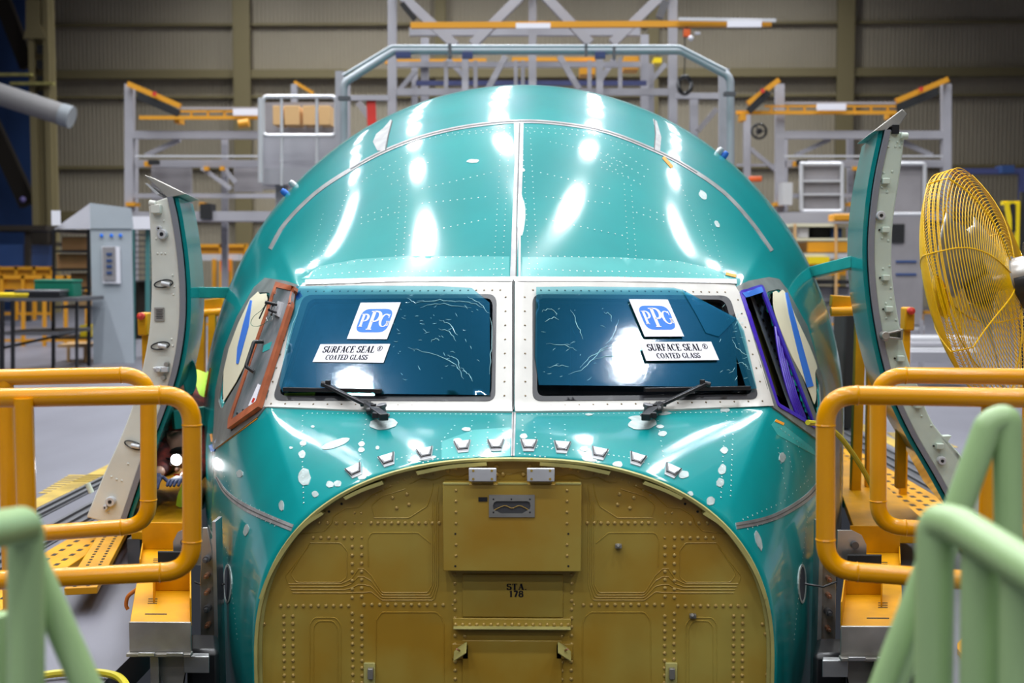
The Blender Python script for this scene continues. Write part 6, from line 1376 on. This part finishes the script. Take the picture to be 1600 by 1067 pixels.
# shelving trolley and stored goods on the right
t = dock('shelving_trolley', 'cream framed shelving trolley between the aircraft and the right door', 'trolley', [('post', CARDL, 'b', (1242, 350, 14), (1242, zpx(14), 14), 4), ('post', CARDL, 'b', (1306, 350, 14), (1306, zpx(14), 14), 4), ('shelf', PAPER, 'x', 1236, 349, 1335, 354, 14, .9), ('shelf', PAPER, 'x', 1240, 372, 1335, 376, 14, .9), ('shelf', ALU, 'x', 1250, 396, 1335, 404, 14, .9), ('orange_tray', ORANGE, 'x', 1262, 378, 1334, 394, 14, .8), ('shelf', BLACKM, 'x', 1270, 438, 1335, 444, 14, .9), ('shelf', STEELD, 'x', 1240, 474, 1335, 478, 14, .9), ('dark_box', BLACKM, 'x', 1270, 355, 1300, 371, 14.2, .6), ('yellow_tray', YELB, 'x', 1264, 401, 1296, 412, 13.8, .5)])
for (x0, y0, x1, y1, Y, m_, nm, lb) in ((1300, 356, 1316, 375, 14.1, BLUEW, 'blue_bin', 'small blue bin on the cream shelving trolley'), (1304, 334, 1345, 345, 13.9, ORANGE, 'orange_cover', 'orange domed cover on top of the shelving trolley'), (1248, 355, 1264, 372, 14.1, SHEETW, 'white_bag', 'white bag on the left end of the cream trolley shelf'), (1283, 448, 1301, 473, 14.2, GANTRY, 'grey_bin', 'pale grey bin low on the cream trolley, left one'), (1308, 448, 1328, 473, 14.2, GANTRY, 'grey_bin', 'pale grey bin low on the cream trolley, right one'),
      (1320, 463, 1343, 673, 6.5, BLACKM, 'black_cabinet', 'black cabinet low between the right flank and the open door')):
    mb = MB(); box_px(mb, x0, y0, x1, y1, Y, .4); setp(mb.build(nm, m_, None, .02), lb, nm.split('_')[1])
t = dock('tall_panel', 'tall grey wheeled panel with a small window right of the right door', 'panel', [('panel_sheet', MESHP, 'x', 1385, 338, 1441, 510, 12, .1), ('post', GANTRY, 'b', (1439, 500, 12), (1439, zpx(12), 12), 6), ('post', GANTRY, 'b', (1390, 500, 12), (1390, zpx(12), 12), 6), ('foot_rail', ALU, 'x', 1385, 508, 1445, 516, 12, .3), ('window_hole', BLACKM, 'x', 1394, 350, 1413, 379, 11.98, .02), ('printed_line', BLUEW, 'x', 1400, 407, 1432, 410, 11.985, .015), ('printed_line', BLUEW, 'x', 1400, 427, 1432, 430, 11.985, .015)])
dock('striped_barrier', 'yellow and black barrier board behind the fan at the right edge', 'barrier', [('board', YELB, 'x', 1568, 314, 1594, 320, 12, .1), ('slat', YELB, 'b', (1572, 316, 12), (1580, 360, 12), 6), ('slat', YELB, 'b', (1590, 316, 12), (1588, 400, 12), 6), ('slat', BLACKM, 'b', (1582, 318, 12), (1583, 362, 12), 6), ('post', BLACKM, 'b', (1601, 300, 12), (1601, zpx(12), 12), 12)])
dock('dark_bench', 'dark rail with a blue machine along the back wall at upper right', 'rail', [('long_rail', NAVY, 'x', 1486, 263, 1640, 271, 22, .4), ('machine', BLUEW, 'x', 1566, 258, 1585, 270, 21.8, .4), ('post', NAVY, 'b', (1500, 270, 22), (1500, zpx(22), 22), 3), ('post', NAVY, 'b', (1596, 270, 22), (1596, zpx(22), 22), 8)])
dock('floor_machine', 'low silver slatted machine on the floor beyond the right door', 'machine', [('slat', ALU, 'x', 1424, 528, 1530, 534, 10.2, .6), ('slat', GANTRY, 'x', 1424, 536, 1530, 542, 10, .6), ('slat', ALU, 'x', 1424, 545, 1530, 549, 9.8, .6), ('base', GANTRY, 'x', 1424, 550, 1530, 566, 9.6, .8)])
dock('blue_container', 'dark blue storage container at the far left by the column', 'container', [('container_body', BLUEW, 'x', -40, 382, 38, 440, 26, 2), ('container_lid', DKBROWN, 'x', -40, 352, 72, 360, 25.8, 2), ('post', DKBROWN, 'b', (44, 360, 26), (44, zpx(26), 26), 8)])
dock('dark_shelving', 'dark empty shelving between the blue container and the black rack', 'shelving', [('shelf', DKBROWN, 'x', 40, 378, 84, 384, 29, 1), ('post', DKBROWN, 'b', (72, 360, 29), (72, zpx(29), 29), 8), ('back', DKBROWN, 'x', 42, 360, 84, 440, 30, .1)])
p = at(36, 312, 31.68); mb = MB(); mb.dome(p, (0, -1, 0), .10, .10, 12); setp(mb.build('signal_lamp', mat('violet_lamp', (.3, .25, .6), .4)), 'small round violet lamp on the dark steelwork at far left', 'lamp')
#@@END
